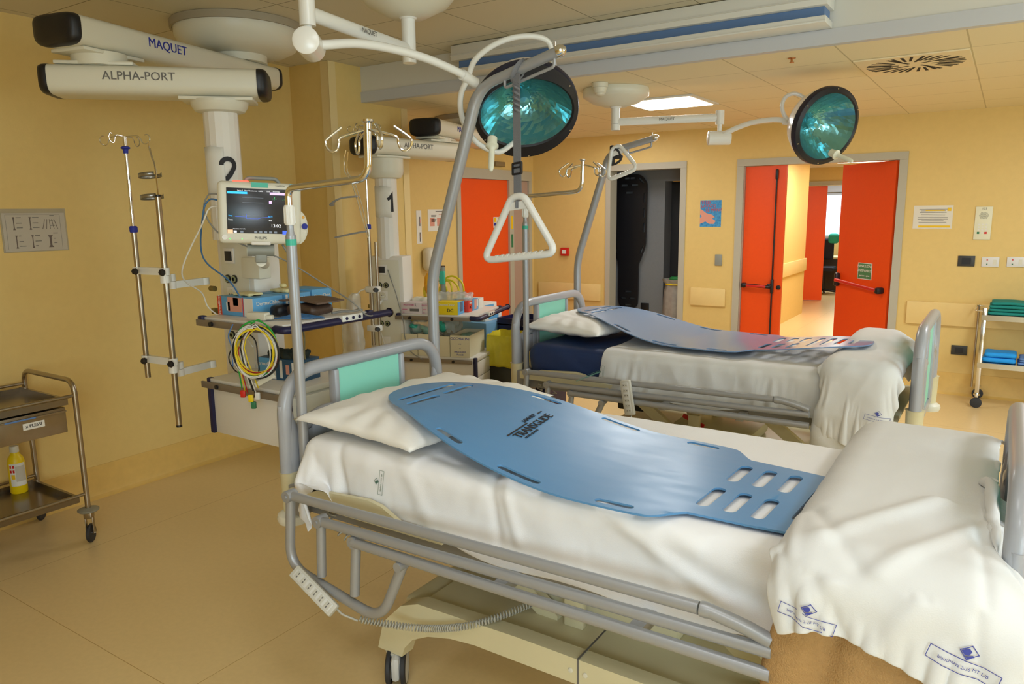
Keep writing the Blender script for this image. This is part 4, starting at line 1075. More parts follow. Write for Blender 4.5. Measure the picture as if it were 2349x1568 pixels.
# coiled cable
def coil(path, R_, turns, r, lead=0):
    P = smooth_path(path, 24); n = len(P); out = []
    L = [0]
    for i in range(1, n): L.append(L[-1]+(P[i]-P[i-1]).length)
    N = turns*12
    for k in range(N+1):
        s_ = L[-1]*k/N; i = max(j for j in range(n) if L[j] <= s_+1e-9); i = min(i, n-2)
        f = (s_-L[i])/max(1e-9, L[i+1]-L[i]); p = P[i].lerp(P[i+1], f); d = (P[i+1]-P[i]).normalized()
        a = d.cross(Vector((0, 0, 1))).normalized(); b = a.cross(d); th = 2*PI*turns*k/N
        out.append(p+a*(R_*math.cos(th))+b*(R_*math.sin(th)))
    return MB().tube(out, r, 6)
COILM = mat('coil_cable_grey', '#b5b3a8', .5)
m = coil([(-1.72, 1.64, .345), (-1.57, 1.752, .305), (-1.385, 1.772, .358), (-1.28, 1.85, .392), (-1.20, 1.97, .418)], .0105, 66, .0026)
m.tube(smooth_path([(-1.79, 1.605, .378), (-1.765, 1.606, .366), (-1.74, 1.622, .352), (-1.72, 1.63, .345)], 5), .0038, 8)
solo('coiled_cable', m, COILM, 'grey coiled cable running from the near bed control to the chassis', 'cable', angle=180)
m = coil([(-2.0, 1.80, .64), (-1.98, 1.79, .56), (-1.90, 1.80, .53), (-1.85, 1.82, .60)], .014, 9, .003)
solo('coiled_cable', m, COILM, 'short coil of grey cable under the head end of the nearest bed', 'cable', angle=180)
t, B = handset((-1.705, 3.745, .66), (.045, 0, -.25), (.25, -.0, .045), .20, .062, 'grey bed control hooked upright on the rail of the farther bed')
m = MB().tube(smooth_path([(-1.685, 3.75, .556), (-1.68, 3.76, .51), (-1.60, 3.85, .40), (-1.45, 4.0, .42)], 6), .004, 8)
solo('control_cable', m, COILM, 'thin grey cable hanging below the bed control of the farther bed', 'cable', angle=180)
m = coil([(-2.40, 3.93, .62), (-2.38, 3.93, .52), (-2.33, 3.95, .50), (-2.30, 3.97, .60)], .014, 9, .003)
solo('coiled_cable', m, COILM, 'short coil of grey cable under the head end of the farther bed', 'cable', angle=180)

# ================================================================ SURGICAL LAMPS
def surgical_lamp(stem, zc, za, joint, cylc, cyla, arc, up, low, c, n, R, grip, label, discR, discT, sq=1.0, roll=0, txt=None, near=True):
    sx, sy = stem; jx, jy = joint
    t = thing('surgical_lamp', (sx, sy, zc), label, 'surgical lamp')
    p = [(0, 0), (discR*.98, 0), (discR, -.02), (discR*.99, -.05), (discR*.9, -.085*discT), (discR*.7, -.125*discT), (discR*.4, -.15*discT), (.075, -.158*discT), (0, -.158*discT)]
    obj('ceiling_cover', MB().lathe(p, (sx, sy, zc-.001), n=56), WHITE2, t, angle=60)
    zb = zc-.155*discT
    obj('stem', MB().cyl((sx, sy, zb), (sx, sy, za-.012), .030, n=28).cyl((sx, sy, za-.0135), (sx, sy, za-.055), .0305, n=28).cyl((sx, sy, zb+.01), (sx, sy, zb-.012), .05, .035, n=28), WHITE, t)
    a = Vector((sx, sy, za)); b = Vector((jx, jy, za)); d = (b-a).normalized()
    arm = obj('horizontal_arm', MB().tube([a+d*.02, b-d*.01], .021, 24, flat=1.25), WHITE, t)
    m = MB().cyl((jx, jy, za+.045), (jx, jy, za-.045), .0285, n=28); m.cyl((jx, jy, za-.044), (jx, jy, cylc[2]), .0145, n=20)
    obj('joint_sleeve', m, WHITE, t)
    cc = Vector(cylc); ca = Vector(cyla).normalized()
    m = MB().lathe([(0, -.075), (.040, -.075), (.0455, -.071), (.0455, .071), (.040, .075), (0, .075)], cc, ca, 36); obj('swivel_drum', m, WHITE, t)
    m = MB().tube(smooth_path(arc, 8), .0165, 20); e = Vector(arc[-1]); d2 = (Vector(arc[-1])-Vector(arc[-2])).normalized()
    m.cyl(e-d2*.05, e+d2*.035, .0225, n=24); obj('curved_arm', m, WHITE, t)
    obj('yoke', MB().tube(smooth_path(up[::-1]+low[1:], 8), .0125, 18), WHITE, t)
    # head
    c = Vector(c); n = Vector(n).normalized(); q = Vector((0, 0, 1)).rotation_difference(n).to_matrix().to_4x4()
    hd = bpy.data.objects.new('lamp_head', None); COL.objects.link(hd); hd.parent = t; hd.location = c-t.location
    # a spin about n brings the opening's short axis to the tilt direction
    up_ = Vector((0, 0, 1)); ya = (up_-n*up_.dot(n)).normalized(); xa = ya.cross(n).normalized()
    B = Matrix((xa, ya, n)).transposed().to_4x4(); B.translation = c; B = B @ Matrix.Rotation(roll, 4, 'Z')
    m = MB(B).lathe([(R*.985, -.012), (R*1.0, -.02), (R*1.0, -.05), (R*.97, -.056)], n=72, capt=False); obj('rim_band', m, LAMPNAVY, hd)
    # ring face with an elliptical opening
    b = bmesh.new(); N = 72; A = []; Bq = []; C_ = []
    for k in range(N):
        a = 2*PI*k/N
        A.append(b.verts.new((R*.985*math.cos(a), R*.985*math.sin(a), -.012)))
        C_.append(b.verts.new((R*.90*math.cos(a), R*.90*(sq+.05*(1-sq)*0)*math.sin(a)*1.0, .0)))
        Bq.append(b.verts.new((R*.862*math.cos(a), R*.862*sq*math.sin(a), -.008)))
    for k in range(N):
        b.faces.new((A[k], A[(k+1) % N], C_[(k+1) % N], C_[k])); b.faces.new((C_[k], C_[(k+1) % N], Bq[(k+1) % N], Bq[k]))
    m = MB(B); m.add(b); obj('face_ring', m, mat('lamp_black_face', '#17181f', .42) if 'lamp_black_face' not in MATS else MATS['lamp_black_face'], hd)
    m = MB(B).lathe([(R*.965, -.056), (R*.93, -.09), (R*.80, -.15), (R*.58, -.20), (R*.3, -.225), (0, -.23)], n=72, capt=False); obj('back_shell', m, LAMPBACK, hd, angle=80)
    # faceted reflector
    b = bmesh.new(); NR, NA = 12, 48; rr = random.Random(4); rows = []
    for i in range(NR+1):
        f = 1-i/NR*.86; rows.append([b.verts.new((R*.862*f*math.cos(2*PI*(k+.5*(i % 2)*0)/NA), R*.862*sq*f*math.sin(2*PI*k/NA), -.008-.165*(1-f*f)+rr.uniform(-.0011, .0011))) for k in range(NA)])
    for i in range(NR):
        for k in range(NA): b.faces.new((rows[i][k], rows[i][(k+1) % NA], rows[i+1][(k+1) % NA], rows[i+1][k]))
    m = MB(B); m.add(b); rf = obj('reflector', m, REFL, hd)
    for p_ in rf.data.polygons: p_.use_smooth = False
    m = MB(B).lathe([(R*.13, -.17), (R*.13, -.12), (R*.10, -.105), (0, -.10)], n=24); obj('bulb_cover', m, mat('bulb_glass', '#6fb9c4', .15, .6) if 'bulb_glass' not in MATS else MATS['bulb_glass'], hd)
    for k in range(6):
        a = k*PI/3+.5; obj('screw', MB(B).lathe([(0, 0), (.0045, 0), (.0035, .002), (0, .002)], (R*.945*math.cos(a), R*.945*math.sin(a), -.006), n=10), CHROME, hd)
    g0, g1 = Vector(grip[0]), Vector(grip[1]); gd = (g1-g0).normalized()
    m = MB().lathe([(0, -.02), (.022, -.02), (.022, .012), (.029, .016), (.029, .024), (.018, .03), (.013, .038), (.0135, .09), (.0125, .13), (.007, .143), (0, .146)], g0, gd, 28); obj('grip', m, GRIPM, hd)
    # lettering on the horizontal arm
    if txt:
        o, uu = txt; uu = Vector(uu).normalized(); nn = uu.cross(Vector((0, 0, 1))).normalized()
        obj('lettering', MB().text('MAQUET', Vector(o)+nn*.0285, uu, (0, 0, 1), .026, align='CENTER'), INKG, arm)
    return t
surgical_lamp((-2.25, 2.61), ZF, 2.40, (-2.13, 1.93), (-2.10, 1.905, 2.285), (.62, -.78, 0),
  [(-2.10, 1.91, 2.285), (-2.079, 1.96, 2.291), (-2.061, 2.102, 2.317), (-2.037, 2.265, 2.322), (-2.002, 2.431, 2.307), (-1.972, 2.591, 2.276), (-1.964, 2.665, 2.255)],
  [(-1.965, 2.653, 2.261), (-1.965, 2.706, 2.34), (-1.944, 2.809, 2.413), (-1.902, 2.92, 2.461), (-1.854, 3.028, 2.477), (-1.825, 3.095, 2.455), (-1.82, 3.13, 2.36)],
  [(-1.965, 2.653, 2.257), (-2.015, 2.668, 2.202), (-2.048, 2.706, 2.136), (-2.07, 2.774, 2.069), (-2.067, 2.861, 2.008), (-2.026, 2.96, 1.975), (-1.99, 3.04, 2.02)],
  (-1.883, 2.986, 2.137), (.496, -.593, -.634), .245, ((-1.941, 2.79, 2.004), (-1.912, 2.735, 1.88)),
  'big surgical lamp with teal mirror facets over the nearest bed, on a white arm', .25, 1.5, .80, .15,
  ((-2.19, 2.27, 2.402), (-.174, .985, 0)))
surgical_lamp((-2.33, 4.85), ZR, 2.30, (-1.665, 5.06), (-1.66, 5.04, 2.165), (.85, .50, 0),
  [(-1.665, 5.04, 2.165), (-1.628, 5.03, 2.185), (-1.542, 5.04, 2.223), (-1.435, 5.05, 2.252), (-1.301, 5.066, 2.26), (-1.205, 5.063, 2.236)],
  [(-1.212, 5.062, 2.237), (-1.248, 5.05, 2.284), (-1.262, 5.045, 2.341), (-1.243, 5.05, 2.392), (-1.194, 5.07, 2.41), (-1.136, 5.09, 2.379), (-1.095, 5.1, 2.33)],
  [(-1.212, 5.062, 2.237), (-1.17, 5.08, 2.17), (-1.14, 5.10, 2.13), (-1.10, 5.12, 2.11)],
  (-.967, 5.004, 2.185), (.772, -.572, -.276), .236, ((-.902, 4.852, 2.015), (-.768, 4.782, 1.953)),
  'far surgical lamp turned to the right in front of the double orange door', .228, .75, .97, 0,
  ((-1.995, 4.955, 2.302), (.95, .30, 0)))

# ================================================================ CEILING PENDANTS
def pendant(ax, zc, disc, dz, zU, zL, piv, zcol, zh0, zh1, th, sx, zs, zcab, number, label, numlabel, tag_, sy_=-.10, sl=.60, hy=-.07):
    t = thing('supply_pendant', (ax[0], ax[1], zh0), label, 'supply pendant')
    # ceiling cover
    R = .35
    p = [(0, 0), (R, 0), (R, -.03), (R*.985, -.032), (R*.98, -.07), (R*.90, -.12), (R*.72, -.15), (R*.5, -.158), (0, -.16)]
    k = (zc-(zU+.10))/.16
    obj('ceiling_cover', MB().lathe([(a, b*k) for a, b in p], (disc[0], disc[1], zc-.001), n=64), WHITE2, t, 60)
    obj('cover_ring', MB().lathe([(R*1.0, -.002), (R*1.035, -.002), (R*1.035, -.04), (R*1.0, -.04), (R*1.0, -.002)], (disc[0], disc[1], zc), n=64, capt=False), mat('ring_grey_%s' % number, '#a59a84', .5), t)
    obj('top_hub', MB().cyl((disc[0], disc[1], zU+.10), (disc[0], disc[1], zU+.06), .15, n=40), WHITE2, t)
    def arm(nm, a, b, z, txt, tpos, ink, size):
        a = Vector((a[0], a[1], z)); b = Vector((b[0], b[1], z)); d = (b-a).normalized(); s_ = d.cross(Vector((0, 0, 1))).normalized()
        a = a-d*.19; b = b+d*.19; h = .066; w_ = .125
        prof = [(math.copysign(abs(math.cos(q))**.42, math.cos(q))*w_*(1-.10*max(0, -math.sin(q))), math.copysign(abs(math.sin(q))**.42, math.sin(q))*h) for q in [PI*(k+.5)/20 for k in range(40)]]; NP = 40
        m = MB().prism(prof, a, s_, (0, 0, 1), b-a)
        ar = obj(nm, m, WHITE2, t)
        for e, dd in ((a, -d), (b, d)):
            m = MB()
            rings = []
            for q, (sc, o_) in enumerate(((1.015, 0), (1.02, .010), (1.0, .024), (.93, .037), (.75, .044), (.4, .047))):
                rings.append([m.bm.verts.new(e+dd*o_+s_*(x*sc)+Vector((0, 0, y*sc))) for x, y in prof])
            for i in range(5):
                for j in range(NP): m.bm.faces.new((rings[i][j], rings[i][(j+1) % NP], rings[i+1][(j+1) % NP], rings[i+1][j]))
            m.bm.faces.new(rings[-1])
            obj('end_cap', m, BLACK, ar, 50)
        if txt:
            side = s_*tpos[1]; uu = d*tpos[2]
            o = a.lerp(b, tpos[0])+side*(w_+.0008)+Vector((0, 0, .012))
            obj('lettering', MB().text(txt, o, uu, (0, 0, 1), size, align='CENTER', bold=.0004), ink, ar)
        return d, s_
    P = Vector((piv[0], piv[1], 0))
    d1, s1 = arm('upper_arm', piv, disc, zU, 'MAQUET', (.36, 1, 1), BLUEI, .06)
    ld = (Vector((ax[0], ax[1], 0))-P).normalized(); ls = ld.cross(Vector((0, 0, 1)))
    front = 1 if ls.dot(Vector((.84, -.54, 0))) > 0 else -1
    arm('lower_arm', piv, ax, zL, 'ALPHA-PORT', (.43 if front > 0 else .55, front, front), INKG, .052)
    m = MB().cyl((piv[0], piv[1], zU-.066), (piv[0], piv[1], zL+.066), .118, n=48)
    obj('pivot', m, WHITE2, t)
    for zz_, dv, sv, px_ in ((zU-.072, d1, s1, piv), (zL+.072, ld, ls, piv), (zL-.072, ld, ls, ax)):
        m = MB(basis((px_[0], px_[1], zz_), dv, Vector((0, 0, 1)).cross(dv))).box((0, 0, 0), (.33, .2, .016), .004)
        obj('mounting_plate', m, WHITE2, t)
    # collar and column
    m = MB().lathe([(.0, zL-.08), (.128, zL-.08), (.132, zL-.085), (.132, zcol+.055), (.128, zcol+.03), (.112, zcol+.006), (.09, zcol), (0, zcol)], (ax[0], ax[1], 0), n=56)
    obj('collar', m, WHITE2, t)
    T = Matrix.Translation((ax[0], ax[1], 0)) @ Matrix.Rotation(th, 4, 'Z')
    m = MB(T)
    m.prism([(.080*math.cos(a)*(1.0), .080*math.sin(a)) for a in [k*PI/8+PI/16 for k in range(16)]], (0, 0, zh1-.02), (1, 0, 0), (0, 1, 0), (0, 0, zcol+.001-zh1+.02))
    obj('column', m, WPANEL, t, 20)
    # service head
    hx0, hx1, hy0, hy1 = -.125, .145, hy, hy+.17
    m = MB(T).bx(hx0, hx1, hy0, hy1, zh0, zh1, .018)
    m.bx(hx0-.03, hx0-.002, hy0+.02, hy1-.02, zh0, zh1-.01, .01)
    hd = obj('service_head', m, WPANEL, t)
    fy = hy0-.0005
    def on(z): return z-zh1
    # front face fittings
    m = MB(T).bx(hx0+.03, hx1-.03, fy-.004, fy, zh0+.03, zh1-.03, .002); obj('front_panel', m, WHITE2, hd)
    F = fy-.0045
    def sock(x, z, s): return MB(T).bx(x-s, x+s, F-.008, F, z-s, z+s, .003)
    xx = hx0+.105
    z = zh1-.10
    obj('data_socket', sock(xx, z, .038), WPANEL, hd); obj('data_port', MB(T).bx(xx-.026, xx+.026, F-.012, F-.0085, z-.024, z+.024, .002), DARKROOM, hd)
    for zr in (zh1-.215, zh1-.42, zh1-.50):
        for q in (-.026, .026):
            g = MB(T).lathe([(0, 0), (.021, 0), (.021, .006), (0, .006)], (xx+q, F, zr), (T.to_3x3() @ Vector((0, -1, 0))) if False else (0, -1, 0), 24)
            o1 = obj('gas_terminal', g, BLACK, hd)
            g = MB(T).lathe([(.010, .006), (.016, .006), (.016, .010), (.010, .010)], (xx+q, F, zr), (0, -1, 0), 20, capt=False); obj('terminal_ring', g, mat('terminal_green_%s%d' % (number, len(MATS)), '#a8b089', .4, .5) if 'terminal_green' not in MATS else MATS['terminal_green'], o1)
    z = zh1-.29
    obj('power_socket', sock(xx, z, .036), WPANEL, hd)
    obj('socket_cup', MB(T).lathe([(0, 0), (.024, 0), (.024, .004), (.018, .0035), (0, .0035)], (xx, F-.008, z), (0, -1, 0), 28), WHITE2, hd)
    for q in (-.009, .009): obj('socket_hole', MB(T).lathe([(0, 0), (.0028, 0), (.0028, .001), (0, .001)], (xx+q, F-.0118, z), (0, -1, 0), 10), BLACK, hd)
    for q in range(3):
        z = zh0+.08+q*.075
        obj('blank_plate', MB(T).bx(xx-.042, xx+.042, F-.006, F, z-.032, z+.032, .003), WPANEL, hd)
    # left-hand gas fittings
    m = MB(T).cyl((hx0-.03, 0, zh1-.27), (hx0-.065, 0, zh1-.27), .014, n=16).bx(hx0-.06, hx0-.03, -.012, .012, zh1-.40, zh1-.37, .003); obj('side_fitting', m, mat('olive_brass_%s' % number, '#8f8456', .4, .7), hd)
    # shelf
    x0, x1, y0, y1 = sx, sx+sl, sy_, sy_+sl*.93
    sh = bpy.data.objects.new('shelf', None); COL.objects.link(sh); sh.parent = t; sh.location = T @ Vector(((x0+x1)/2, .18, zs)) - t.location
    obj('shelf_board', MB(T).bx(x0, x1, y0, y1, zs-.024, zs, .003), WPANEL, sh)
    obj('front_rail', MB(T).bx(x0-.02, x1-.03, y0-.022, y0-.012, zs-.040, zs-.010, .001), RAILG, sh)
    for x in (x0+.10, x1-.17): obj('rail_knob', MB(T).cyl((x, y0-.034, zs-.025), (x, y0, zs-.025), .011, n=18), BLACK, sh)
    for x, y in ((x0, y0), (x0, y1), (x1, y1)): obj('corner_block', MB(T).box((x, y, zs-.012), (.034, .034, .036), .008), NAVY, sh)
    m = MB(T).tube(rnd([(x1-.035, y0-.01, zs-.018), (x1+.032, y0-.012, zs-.02), (x1+.036, y1+.10, zs-.016)], .03, 6), .021, 16, flat=.8); h = obj('handle', m, NAVY, sh)
    obj('handle_end', MB(T).lathe([(0, 0), (.023, 0), (.02, .012), (0, .014)], (x1+.036, y1+.10, zs-.016), (0, 1, 0), 20), BLACK, h)
    obj('switch_plate', MB(T).box((x1+.046, .10, zs-.006), (.03, .13, .03), .005), WHITE, h)
    for k in range(3): obj('push_button', MB(T).cyl((x1+.060, .06+k*.04, zs-.006), (x1+.0635, .06+k*.04, zs-.006), .008, n=14), NAVY, h)
    # drawer unit
    zb = zcab-.265
    cb = bpy.data.objects.new('drawer_unit', None); COL.objects.link(cb); cb.parent = t; cb.location = T @ Vector(((x0+x1)/2, .15, zb)) - t.location
    y1c = y0+.44*sl/.6
    obj('top_board', MB(T).bx(x0, x1, y0, y1c, zcab-.026, zcab, .003), WPANEL, cb)
    obj('body', MB(T).bx(x0+.012, x1-.012, y0+.012, y1c-.01, zb, zcab-.027, .002), WPANEL, cb)
    for x, y in ((x0+.008, y0+.01), (x1-.012, y0+.012), (x1-.008, y1c)): obj('edge_post', MB(T).box((x, y, (zb+zcab)/2), (.028, .028, zcab-zb+.006), .007), NAVY, cb)
    obj('front_rail', MB(T).bx(x0-.02, x1-.03, y0-.022, y0-.012, zcab-.042, zcab-.012, .001), RAILG, cb)
    for x in (x0+.10, x1-.17): obj('rail_knob', MB(T).cyl((x, y0-.030, zcab-.027), (x, y0, zcab-.027), .010, n=18), BLACK, cb)
    for k in range(2): obj('drawer', MB(T).bx(x1-.0115, x1-.002, y0+.03, y1c-.02, zb+.01+k*.112, zb+.115+k*.112, .002), WPANEL, cb)
    # arms that carry the shelf and the drawer unit
    for z_ in (zs-.05, zcab-.10): obj('carrier_arm', MB(T).bx(hx0+.06, hx1+.12, hy1-.06, hy1-.02, z_-.03, z_+.02, .006), WHITE2, t)
    # number sheet taped to the column
    rr_ = .0835
    if True:
        ns = thing('number_sheet', T @ Vector((0, -rr_, zh1+.1)), numlabel, 'sign')
        z0_, z1_ = (zh1+.20, zh1+.42) if number == '2' else (zh1+.28, zh1+.50)
        a0, a1 = (-2.75, -.62)
        b = bmesh.new(); g = []
        for i in range(13):
            a = a0+(a1-a0)*i/12; g.append([b.verts.new((rr_*math.cos(a), rr_*math.sin(a), z0_+(z1_-z0_)*j/4+.004*math.sin(i))) for j in range(5)])
        for i in range(12):
            for j in range(4): b.faces.new((g[i][j], g[i+1][j], g[i+1][j+1], g[i][j+1]))
        m = MB(T); m.add(b); o1 = obj('paper_sheet', m, PAPER, ns); sd = o1.modifiers.new('thickness', 'SOLIDIFY'); sd.thickness = .001; sd.offset = 1
        am = math.radians(-26)-th; k2 = .86
        if number == '2': st = [(-.033, .045)]+[(.036*math.cos(a_)+.002, .045+.034*math.sin(a_)) for a_ in [PI-.3-k*.32 for k in range(11)]]+[(.012, -.005), (-.036, -.058), (-.036, -.060), (.042, -.060)]
        else: st = [(-.028, .035), (-.008, .048), (.012, .075), (.012, -.066)]
        nb_ = bmesh.new(); hw = .0125
        Q = [Vector((p[0], p[1], 0)) for p in st]; Q = [a_ for k, a_ in enumerate(Q) if k == 0 or (a_-Q[k-1]).length > 1e-4]
        rows_ = []
        for k, p in enumerate(Q):
            d0 = (p-Q[k-1]).normalized() if k else (Q[1]-p).normalized(); d1_ = (Q[k+1]-p).normalized() if k < len(Q)-1 else d0
            nn_ = Vector((-(d0+d1_).y, (d0+d1_).x, 0)); nn_ = nn_.normalized() if nn_.length > .3 else Vector((-d0.y, d0.x, 0))
            f_ = hw/max(.45, abs(nn_.dot(Vector((-d0.y, d0.x, 0)))))
            rows_.append((nb_.verts.new(p+nn_*f_), nb_.verts.new(p-nn_*f_)))
        for k in range(len(rows_)-1): nb_.faces.new((rows_[k][0], rows_[k][1], rows_[k+1][1], rows_[k+1][0]))
        for v in nb_.verts:
            x, y = v.co.x*k2, v.co.y*k2; a = am+x/(rr_+.002); v.co = Vector(((rr_+.0022)*math.cos(a), (rr_+.0022)*math.sin(a), y+z0_+.095))
        m = MB(T); m.add(nb_); obj('numeral', m, INK, ns)
    return t, T
p2, T2 = pendant((-3.2, 2.32), ZF, (-3.78, 2.90), 0, 2.50, 2.31, (-3.56, 1.96), 2.18, .74, 1.60, 0, .10, 1.235, .942, '2',
   'white ceiling pendant marked 2 behind the nearest bed, with long black-capped arms and shelves', 'white paper sheet with a black numeral 2 taped round the near pendant column', 'a', -.255, .56, .01)
p1, T1 = pendant((-3.82, 4.12), ZR, (-4.02, 5.52), 0, 2.335, 2.17, (-3.79, 4.68), 1.945, .53, 1.39, .29, .11, .97, .66, '1',
   'white ceiling pendant marked 1 between the beds, farther back by the wall edge', 'white paper sheet with a black numeral 1 taped round the farther pendant column', 'b')

# jointed pole bracket on the near pendant
m = None
def link(t, a, b, z, w_=.034):
    a = Vector((a[0], a[1], z)); b = Vector((b[0], b[1], z)); d = (b-a).normalized(); s_ = d.cross(Vector((0, 0, 1)))
    m = MB().cyl(a-Vector((0, 0, w_/2)), a+Vector((0, 0, w_/2)), .021, n=20).cyl(b-Vector((0, 0, w_/2)), b+Vector((0, 0, w_/2)), .021, n=20)
    m.prism([(-.009, -w_/2), (.009, -w_/2), (.009, w_/2), (-.009, w_/2)], a+d*.01, s_, (0, 0, 1), (b-a)-d*.02)
    return obj('link_arm', m, WHITE, t)
for z in (1.395, .97):
    t = thing('pole_bracket', (-3.33, 2.25, z), 'white jointed bracket joining the two poles to the near pendant, %s' % ('upper one' if z > 1 else 'lower one'), 'bracket')
    link(t, (-3.345, 2.26), (-3.30, 2.05), z-.02); s_ = -1 if z > 1 else -1
    link(t, (-3.30, 2.05), (-3.235, 1.98), z+.016); 
    link(t, (-3.23, 1.98), (-3.42, 1.96), z+.052)
    for c, dz in (((-3.235, 1.98), .052), ((-3.42, 1.96), .052)):
        a = Vector((c[0]+.045, c[1]-.035, z+dz)); obj('knob', MB().lathe([(0, 0), (.014, 0), (.017, .006), (.014, .014), (0, .016)], a, (.5, -.86, 0), 7).cyl((c[0]+.005, c[1]-.003, z+dz), a, .006, n=8), BLACK, t)
def drip_head(t, x, y, z, seed=0, r=.11, a0=.4):
    for k in range(4):
        a = a0+k*PI/2+.15*(k % 2); c, s_ = math.cos(a), math.sin(a)
        P = [(0, 0), (.055, .002), (.075, -.006), (.085, -.028), (.10, -.036), (.12, -.026), (.124, -.008), (.112, .006), (.10, .004)]
        P = [(u*r/.12, v) for u, v in P]
        obj('hook', MB().tube(smooth_path([(x+c*u, y+s_*u, z+v) for u, v in P], 5), .0026, 7), CHROME, t)
t = thing('drip_pole', (-3.42, 1.96, .94), 'left one of two steel poles on the near pendant bracket, topped with four drip hooks', 'IV pole')
obj('lower_tube', MB().cyl((-3.42, 1.96, .93), (-3.42, 1.96, 1.64), .0125, n=18), STEEL, t)
obj('upper_tube', MB().cyl((-3.42, 1.96, 1.641), (-3.42, 1.96, 2.062), .0085, n=16), CHROME, t)
obj('blue_collar', MB().lathe([(0, 0), (.016, 0), (.018, .006), (.018, .024), (.014, .03), (0, .03)], (-3.42, 1.96, 1.625), n=20), BLUEI, t)
obj('blue_collar', MB().lathe([(0, 0), (.010, 0), (.012, .018), (.02, .022), (.02, .027), (.013, .032), (0, .034)], (-3.42, 1.96, 1.985), n=20), BLUEI, t)
drip_head(t, -3.42, 1.96, 2.06, r=.125)
t = thing('steel_pole', (-3.23, 1.98, .71), 'plain steel pole without hooks, right one of two on the near pendant bracket', 'pole')
obj('tube', MB().cyl((-3.23, 1.98, .715), (-3.23, 1.98, 1.785), .0135, n=18), STEEL, t)
obj('end_cap', MB().cyl((-3.23, 1.98, .705), (-3.23, 1.98, .7145), .0138, n=18), BLACK, t)
obj('top_cap', MB().cyl((-3.23, 1.98, 1.786), (-3.23, 1.98, 1.795), .0138, n=18), BLACK, t)
def bottle_holder(x, y, top, bot, label, r1, side):
    """wire with two flat steel bands that hold an infusion bottle"""
    t = thing('bottle_holder', (x, y, bot), label, 'bottle holder')
    obj('wire', MB().tube(smooth_path([(x, y, top), (x-.002, y, top-.03), (x+.01*side, y, top-.07), (x+.03*side, y, top-.12), (x+.035*side, y, bot)], 5), .003, 6).tube(smooth_path([(x+.006, y, top-.03), (x+.008+.01*side, y, top-.07), (x+.005+.03*side, y, top-.12), (x+.04*side, y, bot)], 5), .0022, 6), CHROME, t)
    for z in (bot+(top-bot)*.42, bot+.012):
        c = Vector((x+.035*side-.05, y, z)); m = MB()
        P = [c+Vector((.05*math.cos(a), .05*math.sin(a), .006*math.cos(a))) for a in [-.2-(5.4)*k/24 for k in range(25)]]
        rw = []
        for p in P: rw.append((m.bm.verts.new(p-Vector((0, 0, .009))), m.bm.verts.new(p+Vector((0, 0, .009)))))
        for i in range(24): m.bm.faces.new((rw[i][0], rw[i+1][0], rw[i+1][1], rw[i][1]))
        o1 = obj('band', m, mat('band_steel_%d' % len(MATS), '#9a9a98', .3, .9), t, 80); sd = o1.modifiers.new('thickness', 'SOLIDIFY'); sd.thickness = .0018
    return t
bottle_holder(-3.295, 2.0, 2.035, 1.775, 'wire holder with two steel bands hanging from the hook of the left drip pole', 0, 1)
# drip pole on the farther pendant
def iv1(): 
    x, y = -3.76, 3.86
    t = thing('drip_pole', (x, y, .75), 'steel drip pole with blue collars on the farther pendant, seen above the near headboard', 'IV pole')
    obj('lower_tube', MB().cyl((x, y, .76), (x, y, 1.60), .0125, n=18), STEEL, t)
    obj('upper_tube', MB().cyl((x, y, 1.601), (x, y, 2.295), .0085, n=16), CHROME, t)
    obj('blue_collar', MB().lathe([(0, 0), (.018, 0), (.019, .006), (.019, .03), (.014, .035), (0, .035)], (x, y, 1.59), n=20), BLUEI, t)
    obj('blue_collar', MB().lathe([(0, 0), (.012, 0), (.013, .018), (.021, .022), (.021, .027), (.013, .032), (0, .034)], (x, y, 2.22), n=20), BLUEI, t)
    drip_head(t, x, y, 2.29, r=.13, a0=.2)
    obj('side_tube', MB().cyl((x+.035, y+.03, .66), (x+.035, y+.03, 1.50), .0115, n=16), STEEL, t)
    for z in (1.165, .885):
        obj('clamp', MB().bx(x-.035, x+.055, y-.03, y+.045, z-.022, z+.022, .008), WHITE, t)
        obj('knob', MB().cyl((x+.056, y-.02, z), (x+.085, y-.035, z), .016, n=10), BLACK, t)
    m = MB().tube([(x+.02, y+.06, 1.06), (-3.84, 4.04, 1.06)], .012, 10); obj('link_arm', m, WHITE, t)
iv1()
bottle_holder(-2.53+.0, 2.9, 1.98, 1.66, 'thin wire bottle holder on the left hook of the near IV pole', 0, 1) if False else None
t = thing('bottle_holder', (-1.80, 1.80, 1.66), 'wire bottle holder with grey bands hanging from the near bed IV pole', 'bottle holder')
hx_, hy_ = -1.835, 1.795
obj('wire', MB().tube(smooth_path([(hx_, hy_, 1.905), (hx_-.012, hy_, 1.87), (hx_-.008, hy_, 1.835), (hx_+.02, hy_, 1.80), (hx_+.05, hy_, 1.72), (hx_+.082, hy_, 1.62)], 5), .0022, 6).tube(smooth_path([(hx_+.003, hy_+.008, 1.90), (hx_-.006, hy_+.008, 1.84), (hx_+.025, hy_+.008, 1.80), (hx_+.056, hy_+.008, 1.72), (hx_+.084, hy_+.003, 1.625)], 5), .0018, 6), CHROME, t)
obj('band', MB().tube(smooth_path([(hx_+.045, hy_, 1.755), (hx_+.0, hy_-.03, 1.75), (hx_-.045, hy_-.03, 1.735), (hx_-.075, hy_, 1.728)], 6), .0085, 8, flat=.35), mat('holder_grey', '#9b9c9e', .35, .6), t)
obj('band', MB().tube([(hx_+.078, hy_, 1.642), (hx_+.03, hy_-.02, 1.634), (hx_-.04, hy_-.025, 1.622)], .0085, 8, flat=.35), MATS['holder_grey'], t)

